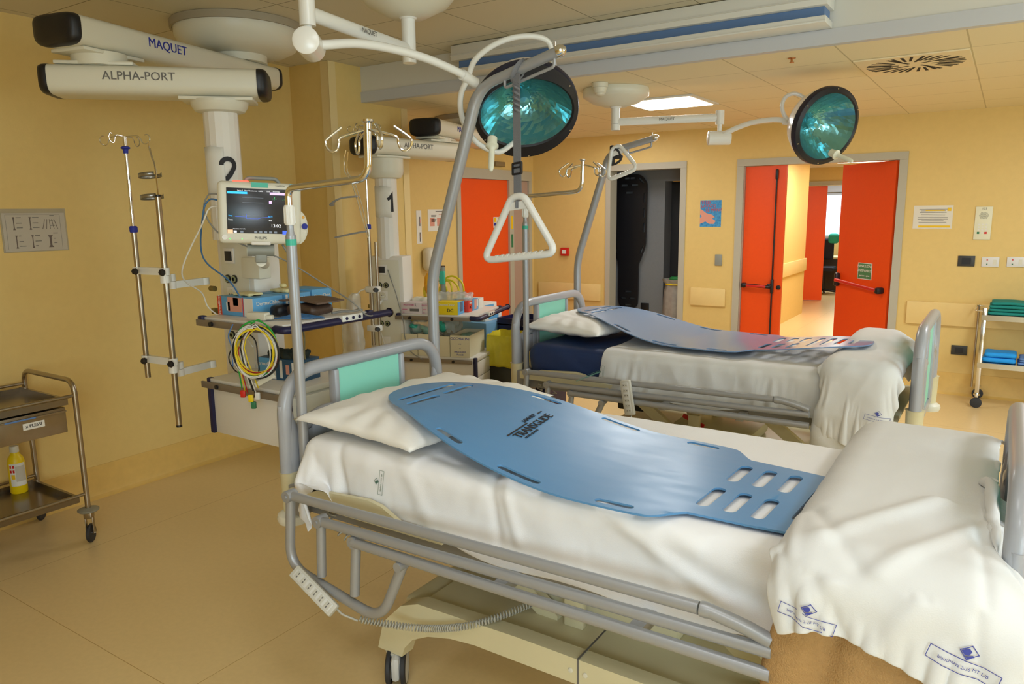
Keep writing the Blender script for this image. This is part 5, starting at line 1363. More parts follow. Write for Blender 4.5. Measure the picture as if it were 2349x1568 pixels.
# ================================================================ MONITOR AND THINGS ON THE NEAR PENDANT
nrm_m = Vector((.80, -.60, .02)).normalized(); um = Vector((0, 0, 1)).cross(nrm_m).normalized(); vm = nrm_m.cross(um)
um, vm = um*math.cos(-.045)+vm*math.sin(-.045), vm*math.cos(-.045)-um*math.sin(-.045)
BMn = basis((-2.635, 2.067, 1.706), um, vm)
t = thing('patient_monitor', (-2.635, 2.067, 1.57), 'white patient monitor with a dark waveform screen, mounted on the near pendant', 'monitor')
m = MB(BMn).box((0, 0, -.03), (.335, .258, .055), .02, seg=4).box((-.01, .0, -.075), (.27, .2, .05), .02)
hs = obj('housing', m, WHITE2, t)
m = MB(BMn).lathe([(0, -.03), (.038, -.03), (.043, -.02), (.043, .0), (.036, .006), (0, .006)], (.152, -.055, -.02), (0, 0, 1), 32, sy=1.7) ; obj('side_bulge', m, WHITE2, hs)
sc = obj('screen', MB(BMn).box((-.006, .008, -.0022), (.252, .186, .003), .001), SCREEN, t)
def ms(nm, m, mt_, par=sc): return obj(nm, m, mt_, par)
def rect(x0, y0, x1, y1, z=-.0003): return MB(BMn).bx(x0, x1, y0, y1, z, z+.0006)
ms('title_bar', rect(-.128, .077, -.050, .086), SCR_CY); ms('alarm_bar', rect(.04, .077, .118, .087), SCR_LI)
m = MB(BMn).bx(.036, .047, .04, .052, -.0003, .0003); ms('alarm_field', m, SCR_LI)
m = MB(BMn); 
for y in (.062, .042, -.012): m.bx(-.07, .014, y, y+.0012, -.0003, .0003)
ms('grid_line', m, SCR_GY)
m = MB(BMn); P = [(-.10, -.017), (-.056, -.017), (-.0555, -.006), (-.055, -.024), (-.01, -.024), (.005, -.019), (.04, -.015)]
for a, b in zip(P, P[1:]):
    d = Vector((b[0]-a[0], b[1]-a[1])); n_ = Vector((-d.y, d.x)).normalized()*.0006
    m.raw([(a[0]-n_.x, a[1]-n_.y, .0), (b[0]-n_.x, b[1]-n_.y, .0), (b[0]+n_.x, b[1]+n_.y, .0), (a[0]+n_.x, a[1]+n_.y, .0)], [(0, 1, 2, 3)])
ms('waveform', m, SCR_BL)
def lt(txt, x, y, s, mt_, bold=0): 
    m = MB(BMn); m.add(text_bm(txt, 'CENTER', .0, s, bold), Matrix.Translation((x, y, .0004))); return ms('screen_lettering', m, mt_)
lt('13:02', .062, -.052, .019, SCR_WH, .0003); lt('-?-', .058, .062, .018, SCR_GR); lt('.. -?-', .098, .060, .010, SCR_GR)
lt('Letto 2   Non Monitorato  Adulti      13:02     N:5 Dolo', -.004, .0905, .0075, SCR_WH)
lt('Resp', -.118, -.013, .008, SCR_CY); lt('SpO2', .04, -.013, .008, SCR_CY); lt('PNI', .04, -.03, .008, SCR_WH); lt('Temp', -.118, -.03, .008, SCR_WH)
lt('Impostare intervallo', -.085, -.067, .006, SCR_WH)
ms('key_field', rect(-.131, -.087, -.110, -.071), SCR_TN)
for k, x in enumerate((-.101, -.075, -.02, .0, .02, .04, .06)):
    ms('key_icon', rect(x-.006, -.083, x+.006, -.075), SCR_GY if k else SCR_WH)
ms('key_field', rect(.088, -.087, .106, -.071), SCR_BL); ms('key_field', rect(.107, -.087, .119, -.071), SCR_CY)
obj('lettering', (lambda m: (m.add(text_bm('PHILIPS', 'CENTER', .0005, .0155, .0003), Matrix.Translation((.0, -.104, -.0015))), m)[1])(MB(BMn)), INK, t)
obj('lettering', (lambda m: (m.add(text_bm('IntelliVue', 'CENTER', .0003, .010), Matrix.Translation((.082, .116, -.0015))), m)[1])(MB(BMn)), INKG, t)
cornr = obj('corner_label', MB(BMn).box((.142, .112, -.004), (.042, .03, .006), .003), mat('pale_teal', '#8fc0c8', .4), t)
obj('lettering', (lambda m: (m.add(text_bm('MP50', 'CENTER', .0003, .010), Matrix.Translation((.142, .114, -.0003))), m)[1])(MB(BMn)), INKG, cornr)
obj('green_sticker', MB(BMn).box((.0, .116, -.0015), (.066, .02, .002)), TEAL, t)
obj('alarm_lamp', MB(BMn).box((-.075, .127, -.03), (.068, .014, .03), .006), ALARMRED, t)
obj('carry_handle', MB(BMn).tube(rnd([(-.06, .12, -.06), (-.05, .148, -.06), (.07, .148, -.06), (.085, .12, -.06)], .03, 5), .008, 10), PLATEG, t)
obj('power_key', MB(BMn).lathe([(0, 0), (.012, 0), (.011, .003), (0, .003)], (-.143, -.103, -.003), (0, 0, 1), 24), WPANEL, t)
for x in (-.122, -.075): obj('led', MB(BMn).lathe([(0, 0), (.002, 0), (0, .0015)], (x, -.109, -.002), (0, 0, 1), 10), LED, t)
obj('lower_lip', MB(BMn).box((.0, -.126, -.012), (.08, .016, .03), .006), WPANEL, t)
kn = obj('turn_knob', MB(BMn).lathe([(0, 0), (.013, 0), (.012, .01), (0, .012)], (.181, -.05, -.014), (0, 0, 1), 24), BLUEI, t)
obj('yellow_key', MB(BMn).lathe([(0, 0), (.006, 0), (.005, .003), (0, .003)], (.176, -.012, -.014), (0, 0, 1), 16), AMBER, t)
mr = thing('monitor_arm', (-2.85, 2.2, 1.5), 'grey and white swivel arm below the patient monitor', 'bracket')
m = MB().cyl(BMn @ Vector((-.055, -.155, -.05)), BMn @ Vector((.055, -.155, -.05)), .026, n=24); obj('tilt_drum', m, PLATEG, mr)
m = MB(BMn).box((0, -.185, -.055), (.05, .05, .04), .008); obj('bracket', m, PLATEG, mr)
m = MB().tube([BMn @ Vector((0, -.205, -.055)), Vector((-2.90, 2.28, 1.47))], .022, 12).bx(-3.05, -2.92, 2.26, 2.33, 1.40, 1.50, .006)
obj('wall_arm', m, WHITE2, mr)

# cables of the near pendant
def cable(pts, r, mt_, label, n=10, cat='cable', group=None):
    return solo('cable', MB().tube(smooth_path(pts, n), r, 8), mt_, label, cat, group, angle=180)
L0 = BMn @ Vector((-.165, .075, -.05)); L1 = BMn @ Vector((-.165, .05, -.05)); L2 = BMn @ Vector((-.165, .025, -.05))
cable([L0, L0+Vector((-.04, -.02, -.005)), L0+Vector((-.06, -.03, -.07)), L0+Vector((-.02, -.0, -.16)), BMn @ Vector((-.06, -.14, -.07)), BMn @ Vector((.10, -.20, -.10)), (-2.62, 2.40, 1.37), (-2.48, 2.42, 1.30), (-2.44, 2.46, 1.24), (-2.50, 2.56, 1.22), (-2.70, 2.60, 1.215)], .0035, GREYC, 'thin grey cable looping from the left side of the monitor over to the shelf', 10)
cable([L1, L1+Vector((-.035, -.02, -.0)), L1+Vector((-.055, -.04, -.06)), (-2.93, 1.98, 1.52), (-2.95, 2.12, 1.40), (-2.93, 2.18, 1.29), (-2.85, 2.22, 1.235), (-2.72, 2.25, 1.222), (-2.64, 2.26, 1.218)], .0036, BLUEC, 'blue cable arching from the monitor down onto the front of the shelf', 10)
cable([L2, L2+Vector((-.035, -.02, -.01)), L2+Vector((-.06, -.04, -.07)), (-3.02, 1.93, 1.45), (-3.14, 2.10, 1.34), (-3.13, 2.13, 1.26), (-2.98, 2.17, 1.17), (-2.86, 2.15, 1.10)], .0034, WHITEC, 'white cable falling from the monitor past the left end of the shelf', 10)
cable([BMn @ Vector((.09, -.13, -.06)), (-2.62, 2.20, 1.50), (-2.70, 2.26, 1.40), (-2.82, 2.36, 1.31), (-2.88, 2.40, 1.29)], .005, GREYC, 'grey cable hanging from the back of the monitor behind the glove boxes', 10)

def carton(nm, T, x0, x1, y0, y1, z0, z1, base, label, cat, group=None, open_=True, parts=()):
    c = T @ Vector(((x0+x1)/2, (y0+y1)/2, z0)); t = thing(nm, c, label, cat, group)
    obj('carton', MB(T).bx(x0, x1, y0, y1, z0, z1, .0015), base, t)
    if open_:
        m = MB(T).lathe([(0, 0), (.045, 0), (.045, .0006), (0, .0006)], ((x0+x1)/2, (y0+y1)/2, z1+.0002), n=28, sx=(x1-x0)*8 if False else 1.6, sy=.8); obj('opening', m, BLACK, t)
    for p in parts:
        kind = p[0]
        if kind == 'f':   # patch on the front face (-y): x0,x1,z0,z1 fractions
            _, a, b, c_, d, mt_ = p; obj('printed_panel', MB(T).bx(x0+(x1-x0)*a, x0+(x1-x0)*b, y0-.0012, y0-.0002, z0+(z1-z0)*c_, z0+(z1-z0)*d), mt_, t)
        if kind == 's':   # patch on the right face (+x)
            _, a, b, c_, d, mt_ = p; obj('printed_panel', MB(T).bx(x1+.0002, x1+.0012, y0+(y1-y0)*a, y0+(y1-y0)*b, z0+(z1-z0)*c_, z0+(z1-z0)*d), mt_, t)
        if kind == 'ft':
            _, txt, a, c_, size, mt_ = p; obj('lettering', MB(T).text(txt, (x0+(x1-x0)*a, y0-.0018, z0+(z1-z0)*c_), (1, 0, 0), (0, 0, 1), size, align='CENTER', bold=size*.012), mt_, t)
        if kind == 'st':
            _, txt, a, c_, size, mt_ = p; obj('lettering', MB(T).text(txt, (x1+.0018, y0+(y1-y0)*a, z0+(z1-z0)*c_), (0, 1, 0), (0, 0, 1), size, align='CENTER', bold=size*.012), mt_, t)
        if kind == 'tv':
            _, txt, a, size, mt_ = p; obj('lettering', MB(T).text(txt, (x0+(x1-x0)*a, y0-.0018, (z0+z1)/2), (0, 0, 1), (-1, 0, 0), size, align='CENTER', bold=size*.012), mt_, t)
    return t
I4 = Matrix()
shift_from = set(bpy.data.objects)
ZS = 1.2005
PH = (('f', 0, .12, 0, 1, CARDO), ('tv', 'DermaChlor', .06, .019, CARDW), ('f', .30, .70, .22, .98, SKINP), ('f', .26, .36, .25, .72, PAPER), ('f', .46, .60, .55, .97, BROWNC), ('f', .72, .74, 0, 1, CARDR), ('f', .76, 1, .02, .98, CARDW))
carton('glove_box', I4, -3.325, -3.065, 2.32, 2.49, ZS, ZS+.088, CARDB, 'left front blue and orange glove carton on the near pendant shelf', 'glove box', 'glove cartons on the near pendant shelf', True, PH+(('st', 'DermaChlor', .5, .68, .026, CARDW), ('s', .62, .95, .05, .4, CARDW)))
carton('glove_box', I4, -3.262, -3.065, 2.505, 2.66, ZS, ZS+.088, CARDB, 'middle blue glove carton in the row on the near pendant shelf', 'glove box', 'glove cartons on the near pendant shelf', True, (('st', 'DermaChlor', .5, .68, .026, CARDW), ('s', .02, .1, 0, 1, CARDW)))
carton('glove_box', I4, -3.262, -3.065, 2.672, 2.80, ZS, ZS+.095, CARDB, 'rearmost blue glove carton on the near pendant shelf, behind the bed IV pole', 'glove box', 'glove cartons on the near pendant shelf', False, (('st', 'DermaChlor', .5, .66, .020, CARDW),))
def crumple(nm, c, d, mt_, label, cat, seed, amp=.35, r=None, freq=30):
    def f(p, n): return p+n*(min(d)*amp*(nz(p.x*freq, p.y*freq, p.z*freq+seed)+.5*nz(p.x*freq*2.3, p.y*freq*2.3, seed)))
    return solo(nm, MB().add(rbox(c, d, r or min(d)*.45, min(d)/5, f)), mt_, label, cat, angle=60)
crumple('glove_scrap', (-3.20, 2.40, 1.296), (.12, .08, .012), mat('glove_yellowish', '#e2d5a0', .7), 'yellowish glove edge poking out of the left front glove carton', 'glove', 1, .3)
crumple('glove_scrap', (-3.17, 2.58, 1.298), (.12, .06, .016), MATS['glove_yellowish'], 'yellowish gloves bulging from the middle glove carton', 'glove', 5, .3)
crumple('glove_scrap', (-3.19, 2.60, 1.318), (.03, .03, .02), MATS['glove_yellowish'], 'small cream glove tip on top of the middle glove carton', 'glove', 9, .3)
# blood pressure cuff folded on the shelf
def f_cuff(p, n): return p+Vector((0, 0, .007*math.sin(p.x*26+1)+.004*nz(p.x*20, p.y*20)))
t = thing('pressure_cuff', (-2.92, 2.55, ZS), 'folded dark brown blood pressure cuff on the near pendant shelf', 'pressure cuff')
obj('cuff_body', MB().add(rbox((-2.90, 2.50, 1.233), (.20, .14, .045), .02, .012, f_cuff)), BROWNC, t)
obj('cuff_flap', MB().add(rbox((-2.90, 2.52, 1.272), (.26, .17, .010), .004, .012, lambda p, n: p+Vector((0, 0, .012*math.cos((p.x+2.9)*11)-.006+.003*nz(p.x*25, p.y*25))))), mat('brown_flap', '#6a5546', .6), t)
obj('cuff_strap', MB().add(rbox((-3.0, 2.43, 1.235), (.07, .10, .05), .02, .012, f_cuff)), BLACK, t)
m = MB()
for k in range(6):
    m.tube(smooth_path([(-2.97+.02*k, 2.30+.01*k, 1.206), (-2.86, 2.33+.012*k, 1.21+.003*k), (-2.80+.012*k, 2.40+.01*k, 1.206), (-2.90, 2.43-.01*k, 1.21)], 6), .0028, 6)
solo('cable_heap', m, BLUEC, 'heap of blue cable on the front of the near pendant shelf', 'cable', angle=180)
m = MB().box((-2.965, 2.27, 1.222), (.10, .045, .035), .008, rz=.25).box((-2.915, 2.28, 1.218), (.05, .03, .02), .006, rz=.5)
solo('sensor_clip', m, WHITE2, 'white cable clip resting at the front rail of the near pendant shelf', 'sensor')
m = MB().tube(smooth_path([(-2.80, 2.55, 1.212), (-2.78, 2.60, 1.215), (-2.765, 2.66, 1.212), (-2.775, 2.70, 1.214)], 6), .010, 8, flat=.6).tube(smooth_path([(-2.79, 2.60, 1.213), (-2.755, 2.62, 1.213), (-2.752, 2.70, 1.213)], 6), .004, 8)
solo('finger_probe', m, GREYC, 'grey finger probe lying beside the brown cuff', 'sensor')

# coil of coloured ECG leads on the front rail
cx0 = Vector((-2.835, 2.145, 1.10)); du = Vector((.82, .50, 0)).normalized(); dz = Vector((0, 0, 1)); dn = du.cross(dz)
t = thing('lead_bundle', cx0+dz*.10, 'coil of coloured monitoring leads hanging from the near shelf rail', 'cable bundle')
rr = random.Random(11)
for i, (mt_, nm) in enumerate(((GREENC, 'green_lead'), (YELC, 'yellow_lead'), (REDC, 'red_lead'), (WHITEC, 'white_lead'), (BLACKC, 'black_lead'), (WHITEC, 'white_lead'), (YELC, 'yellow_lead'))):
    P = []; turns = 2; ph = rr.uniform(-.4, .4)
    ra = .088+rr.uniform(-.012, .012); rb = .108+rr.uniform(-.012, .012); ox = rr.uniform(-.01, .01)
    for k in range(turns*20+1):
        a = PI/2+ph*.3+2*PI*k/20; w_ = 1+.05*math.sin(k*.37+i)
        P.append(cx0+du*(ra*w_*math.cos(a)+ox)+dz*(rb*w_*math.sin(a)-.005*i*.3)+dn*(.004*i-.012+.003*math.sin(k*.9)))
    end = cx0+du*(-.045+.012*(i-3))+dz*(-.17-.012*(i % 3))-dn*.02
    P += [P[-1]*.5+end*.5+du*-.05+dz*.05, end]
    obj(nm, MB().tube(smooth_path(P, 3), .0026, 6), mt_, t, 180)
for q, (mt_, dx, z) in enumerate(((RED, -.078, -.195), (YELLOW, -.045, -.215), (WHITE, -.015, -.205), (GREEN, -.035, -.245))):
    obj('snap_clip', MB().box(cx0+du*dx+dz*z-dn*.02, (.022, .014, .032), .004, rz=.55), mt_, t)
obj('white_tag', MB().box(cx0+du*.02+dz*-.135-dn*.022, (.10, .004, .022), .001, R=Matrix.Rotation(.52, 3, 'Z') @ Matrix.Rotation(-.5, 3, 'Y')), WHITE2, t)
cable([(-2.97, 2.19, 1.17), (-3.01, 2.17, 1.11), (-3.06, 2.17, 1.04), (-3.02, 2.17, .985), (-2.95, 2.17, .985), (-2.93, 2.17, 1.03)], .0028, BLACKC, 'black thin lead looping left of the coloured leads')
cable([(-2.95, 2.185, 1.165), (-2.88, 2.18, 1.13), (-2.86, 2.17, 1.05), (-2.86, 2.17, 1.0), (-2.92, 2.17, .955), (-2.91, 2.18, .90), (-2.92, 2.18, .875)], .0030, BLACKC, 'black lead running down from the leads to the drawer unit rail')
m = MB().tube(smooth_path([(-3.04, 2.19, 1.19), (-3.05, 2.17, 1.14), (-3.035, 2.17, 1.09), (-3.05, 2.18, 1.0)], 5), .006, 8, flat=.5)
solo('blue_strap', m, DENIM, 'light blue strap looped over the left part of the near shelf rail', 'strap', angle=180)
for k, x in enumerate((-2.80, -2.775)):
    cable([(x-.08, 2.42, 1.17), (x-.085, 2.43, 1.10), (x-.09, 2.43, 1.02), (x-.07, 2.44, .93)], .0042, mat('cable_olive_%d' % k, '#7d7350', .5), 'olive cable hanging behind the coloured leads, %s one' % ('left' if k == 0 else 'right'))

# open glove carton on the drawer unit
carton('glove_box', Matrix.Translation((-2.98, 2.44, 0)) @ Matrix.Rotation(.12, 4, 'Z') , -.13, .13, -.07, .06, .8855, .985, CARDN, 'open blue glove carton with dark gloves on the near drawer unit', 'glove box', None, False,
       (('f', 0, .28, .0, 1, CARDB), ('ft', 'DermaChlor', .2, .72, .026, CARDW), ('f', .30, .42, .02, .42, CARDW), ('f', .52, .58, .1, .95, CARDW), ('f', .66, .74, .3, .75, SKINP), ('f', .80, .96, .42, .88, PAPER), ('f', .36, .44, .55, .8, AMBER)))
crumple('glove_heap', (-2.975, 2.435, .995), (.21, .10, .04), mat('glove_dark_green', '#24302c', .7), 'dark crumpled gloves bulging from the open carton on the near drawer unit', 'glove', 4, .55)

low = ('open blue glove carton', 'dark crumpled gloves')
for o in [o for o in bpy.data.objects if o not in shift_from and o.parent is None]:
    o.location += Vector((.21, -.16, .057)) if o['label'].startswith(low) else Vector((.22, -.165, .035))
# ================================================================ THINGS ON THE FARTHER PENDANT
zs = .9705
def C1(nm, x0, x1, y0, y1, h, base, label, parts=(), op=False, z=zs, cat='box', group=None): return carton(nm, T1, x0, x1, y0, y1, z, z+h, base, label, cat, group, op, parts)
g_ = 'pink and white cartons on the farther pendant shelf'
pk = (('ft', 'MULTI STRIPS', .38, .78, .014, PINKI), ('f', .42, .86, .22, .46, INKG), ('ft', 'CE', .12, .12, .012, PINKI), ('f', .06, .3, .36, .42, PINKI))
C1('carton_box', .125, .290, -.085, .05, .082, CARDP, 'left pink and white carton marked L on the farther pendant shelf', pk+(('ft', 'L', .72, .80, .03, INK),), False, group=g_)
C1('carton_box', .292, .400, -.085, .05, .082, CARDP, 'second pink and white carton, between the L carton and the yellow one', pk, False, group=g_)
C1('carton_box', .402, .572, -.09, .04, .092, CARDY, 'yellow glove carton at the front of the farther pendant shelf', (('ft', 'DermaChlor', .5, .78, .024, CARDW), ('ft', 'DC', .66, .34, .034, INK), ('s', .0, 1, 0, 1, CARDB), ('s', .35, .8, .2, .95, TAN), ('s', .1, .3, .1, .6, PAPER)))
C1('carton_box', .50, .60, .06, .14, .085, CARDR, 'red carton behind the yellow one on the farther pendant shelf', (('st', 'Color', .5, .78, .02, CARDW), ('st', 'DC', .5, .4, .03, INK), ('ft', 'DC', .5, .4, .03, INK)))
C1('carton_box', .44, .60, .15, .27, .085, CARDB, 'blue glove carton with a skin-toned picture near the rear of the farther shelf', (('s', .3, .7, .1, .95, SKINP), ('s', .75, .95, .3, .9, PAPER)))
C1('carton_box', .42, .60, .29, .40, .075, CARDW, 'plain white carton at the rear right of the farther pendant shelf')
m = MB(T1).add(rbox((.47, .12, zs+.105), (.26, .16, .06), .028, .012, lambda p, n: p+n*(.022*nz(p.x*26, p.y*26, p.z*26)+.008*nz(p.x*60, p.y*60, 3))))
solo('plastic_bag', m, BAGC, 'crumpled clear plastic bag lying on the cartons of the farther pendant shelf', 'bag', angle=70)
m = MB(T1).add(rbox((.24, .06, zs+.09), (.16, .09, .035), .016, .01, lambda p, n: p+n*(.014*nz(p.x*30, p.y*30, p.z*30))))
solo('tissue', m, WHITE2, 'white crumpled tissue on the pink cartons', 'tissue', angle=70)
# yellow hoses and flow meter on a grey post
t = thing('hose_holder', T1 @ Vector((.33, .24, zs)), 'grey post with aqua clip and yellow hoses at the rear of the farther shelf', 'hose holder')
obj('post', MB(T1).cyl((.33, .24, zs), (.33, .24, zs+.32), .020, n=18), PLATEG, t)
obj('post_cap', MB(T1).cyl((.33, .24, zs+.321), (.33, .24, zs+.329), .0205, n=18), BROWNC, t)
obj('aqua_clip', MB(T1).box((.335, .212, zs+.24), (.045, .025, .10), .006), TEAL, t)
for k, (a, b, h) in enumerate(((-.16, .02, .22), (-.15, .06, .25), (-.03, .12, .22), (-.02, .16, .25))):
    obj('hose', MB(T1).tube(smooth_path([(.33+a, .25, zs+.06), (.33+a*.98, .25, zs+h*.75), (.33+(a+b)/2, .25, zs+h), (.33+b*.98, .25, zs+h*.75), (.33+b, .25, zs+.04)], 8), .0075, 10), YHOSE, t)
obj('flow_meter', MB(T1).lathe([(0, 0), (.03, 0), (.045, .03), (.05, .08), (.045, .13), (.03, .16), (0, .165)], (.22, .255, zs+.11), n=28), AMBER, t)
m = MB(T1).tube(smooth_path([(.16, .02, zs-.07), (.22, .03, zs-.05), (.30, .05, zs-.03), (.32, .07, zs-.026)], 6), .0075, 10)
solo('hose', m, YHOSE, 'short run of yellow hose under the left end of the farther shelf', 'hose', angle=180)
# white storage bins and what is in them, on the farther drawer unit
zc = .6605
BINM = mat('bin_cream', '#ded6b8', .5)
def bin_(x0, x1, y0, y1, h, label, parts=()):
    t = thing('storage_bin', T1 @ Vector(((x0+x1)/2, (y0+y1)/2, zc)), label, 'storage bin')
    m = MB(T1).bx(x0, x1, y0, y0+.004, zc, zc+h).bx(x0, x1, y1-.004, y1, zc, zc+h).bx(x0, x0+.004, y0+.004, y1-.004, zc, zc+h).bx(x1-.004, x1, y0+.004, y1-.004, zc, zc+h).bx(x0+.004, x1-.004, y0+.004, y1-.004, zc, zc+.004)
    obj('shell', m, BINM, t)
    for txt, fz, s in parts: obj('lettering', MB(T1).text(txt, ((x0+x1)/2, y0-.0006, zc+h*fz), (1, 0, 0), (0, 0, 1), s, align='CENTER'), BLUEI, t)
    return t
bin_(.120, .245, -.085, .22, .16, 'cream storage bin at the left end of the farther drawer unit')
bin_(.250, .385, -.085, .22, .16, 'cream storage bin second from the left on the farther drawer unit')
bin_(.390, .500, -.085, .22, .15, 'cream storage bin behind the trapeze pole, left of the lettered one')
bin_(.505, .655, -.085, .24, .16, 'cream storage bin with handwritten blue words OCCHIALINI on its front', (('OCCHIALINI', .85, .026), ('o o', .62, .014), ('--', .42, .02), ('MASCHERE', .24, .018), ('Facciali', .12, .018)))
m = MB(T1).add(rbox((.58, .08, zc+.11), (.11, .24, .07), .03, .012, lambda p, n: p+n*(.018*nz(p.x*40, p.y*40, p.z*40))))
solo('plastic_packs', m, MASKG, 'greenish clear packets heaped in the lettered cream bin', 'packet', angle=60)
m = MB(T1).add(rbox((.33, .10, zc+.20), (.34, .22, .13), .05, .016, lambda p, n: p+n*(.035*nz(p.x*16, p.y*16, p.z*16)+.01*nz(p.x*50, p.y*50, 3))))
solo('mask_bags', m, BAGC, 'heap of clear bags with green masks on the cream bins under the farther shelf', 'bag', angle=60)
for i, (x, y, z, mt_) in enumerate(((.22, .04, .20, TEAL), (.30, .02, .19, MASKG), (.42, .02, .22, TEAL), (.46, .0, .17, PLATEG), (.16, .06, .18, MASKG))):
    m = MB(T1).lathe([(0, 0), (.03, 0), (.038, .02), (.03, .05), (.016, .07), (.016, .09), (0, .09)], (x, y, zc+z-.03), (.3*(i-2), -.7, .5), 18)
    solo('breathing_mask', m, mt_, ('teal breathing mask at the left of the bagged heap', 'green-tinted mask cup in the middle of the bagged heap', 'teal mask cup at the right of the bagged heap', 'grey round filter piece in the bagged heap', 'green-tinted mask at the far left end of the bagged heap')[i], 'breathing mask')
cable([T1 @ Vector((.03, -.085, 1.29)), T1 @ Vector((.06, -.10, 1.22)), T1 @ Vector((.10, -.11, 1.12)), T1 @ Vector((.14, -.12, .98)), T1 @ Vector((.16, -.125, .90)), T1 @ Vector((.165, -.125, .80)), T1 @ Vector((.20, -.12, .70)), T1 @ Vector((.30, -.13, .64))], .004, GREYC, 'grey power cable from the farther service head down past its shelf')
cable([T1 @ Vector((.0, -.10, 1.10)), T1 @ Vector((-.05, -.11, 1.08)), T1 @ Vector((-.07, -.11, 1.0)), T1 @ Vector((-.04, -.11, .85)), T1 @ Vector((.0, -.11, .72)), T1 @ Vector((.05, -.11, .70))], .004, WHITEC, 'white plugged cable curving down the front of the farther service head')
# corrugated tube in a clear bag on the drip pole
t = thing('tube_bag', (-3.80, 3.72, 1.15), 'long clear bag of corrugated breathing tube hanging on the farther drip pole', 'bag')
m = MB().add(rbox((-3.84, 3.74, .90), (.17, .10, .50), .045, .018, lambda p, n: Vector(((p.x+3.84)*(.35+.65*sst(1.15, .82, p.z))-3.84+.035*sst(.9, 1.15, p.z), p.y, p.z))+n*.012*nz(p.x*20, p.z*14)))
obj('film', m, BAGC, t, 80)
obj('hanging_strap', MB().tube([(-3.80, 3.745, 1.13), (-3.795, 3.79, 1.16), (-3.785, 3.845, 1.172)], .006, 8), BAGC, t)
for k in range(17):
    z = .70+k*.024; w_ = .062*(.45+.55*sst(1.12, .84, z)); x = -3.845+.03*sst(.9, 1.12, z)
    obj('tube_fold', MB().tube(smooth_path([(x-w_, 3.74, z+.006*math.sin(k)), (x, 3.72, z+.012), (x+w_, 3.74, z-.004)], 5), .0085, 8), mat('tube_pinkish', '#d9bfa8', .4) if 'tube_pinkish' not in MATS else MATS['tube_pinkish'], t)

# ================================================================ BETWEEN PENDANT AND ORANGE DOOR
t = thing('utility_cart', (-3.75, 5.08, 0), 'steel blue cabinet cart with white packs on top, behind the farther pendant shelf', 'cart')
obj('cabinet', MB().bx(-4.05, -3.50, 4.90, 5.30, .12, .80, .012), STEELBOX, t)
for x in (-4.0, -3.56):
    for y in (4.95, 5.25): obj('caster', MB().cyl((x, y-.015, .05), (x, y+.015, .05), .05, n=24).bx(x-.012, x+.012, y-.012, y+.012, .06, .12), RUBBER, t)
for k, (x0, x1, y0, y1, z0, h, lb) in enumerate(((-3.80, -3.55, 4.96, 5.20, .801, .07, 'lower white and blue pack stacked on the steel blue cart'), (-3.84, -3.60, 4.98, 5.20, .872, .07, 'upper white and blue pack stacked on the steel blue cart'))):
    carton('supply_pack', I4, x0, x1, y0, y1, z0, z0+h, CARDW, lb, 'pack', None, False, (('f', .1, .5, .2, .8, CARDB), ('s', .2, .8, .2, .8, CARDB), ('f', .55, .9, .1, .3, CREAM)))
t = thing('navy_crate', (-3.25, 5.22, 0), 'navy plastic crate tower with handle holes beside the orange single door', 'crate')
m = MB()
for z in (.02, .30, .57):
    m.bx(-3.50, -3.02, 5.06, 5.075, z, z+.08).bx(-3.50, -3.02, 5.06, 5.075, z+.21 if z < .5 else z+.20, z+.26)
    m.bx(-3.50, -3.33, 5.06, 5.075, z+.08, z+.21).bx(-3.19, -3.02, 5.06, 5.075, z+.08, z+.21).bx(-3.33, -3.19, 5.06, 5.075, z+.08, z+.155)
    m.bx(-3.50, -3.485, 5.075, 5.38, z, z+.26).bx(-3.035, -3.02, 5.075, 5.38, z, z+.26).bx(-3.485, -3.035, 5.365, 5.38, z, z+.26).bx(-3.485, -3.035, 5.075, 5.365, z, z+.015)
obj('crates', m, NAVY, t)
t = thing('waste_bin', (-3.10, 4.68, 0), 'dark square bin lined with a shiny yellow bag, between the two headboards', 'bin')
def frus(m, c, w0, w1, d0, d1, z0, z1, th=.01):
    for a, b in (((-1, -1), (1, -1)), ((1, -1), (1, 1)), ((1, 1), (-1, 1)), ((-1, 1), (-1, -1))):
        P = [(c[0]+a[0]*w0/2, c[1]+a[1]*d0/2, z0), (c[0]+b[0]*w0/2, c[1]+b[1]*d0/2, z0), (c[0]+b[0]*w1/2, c[1]+b[1]*d1/2, z1), (c[0]+a[0]*w1/2, c[1]+a[1]*d1/2, z1)]
        m.raw(P, [(0, 1, 2, 3)])
    m.raw([(c[0]+s[0]*w0/2, c[1]+s[1]*d0/2, z0+.002) for s in ((-1, -1), (1, -1), (1, 1), (-1, 1))], [(0, 1, 2, 3)])
m = MB(); frus(m, (0, 0), .25, .31, .23, .29, .0, .70)
Tb = Matrix.Translation((-3.10, 4.69, 0)) @ Matrix.Rotation(.25, 4, 'Z')
for v in m.bm.verts: v.co = Tb @ v.co
o1 = obj('bin_body', m, DARKBIN, t); sd = o1.modifiers.new('thickness', 'SOLIDIFY'); sd.thickness = .004
b = bmesh.new(); N = 80; rows = []
def sq(a, w_, d_):
    c, s_ = math.cos(a), math.sin(a); k = 1/max(abs(c), abs(s_)); k = k*.88+.12*1.1; return c*k*w_/2, s_*k*d_/2
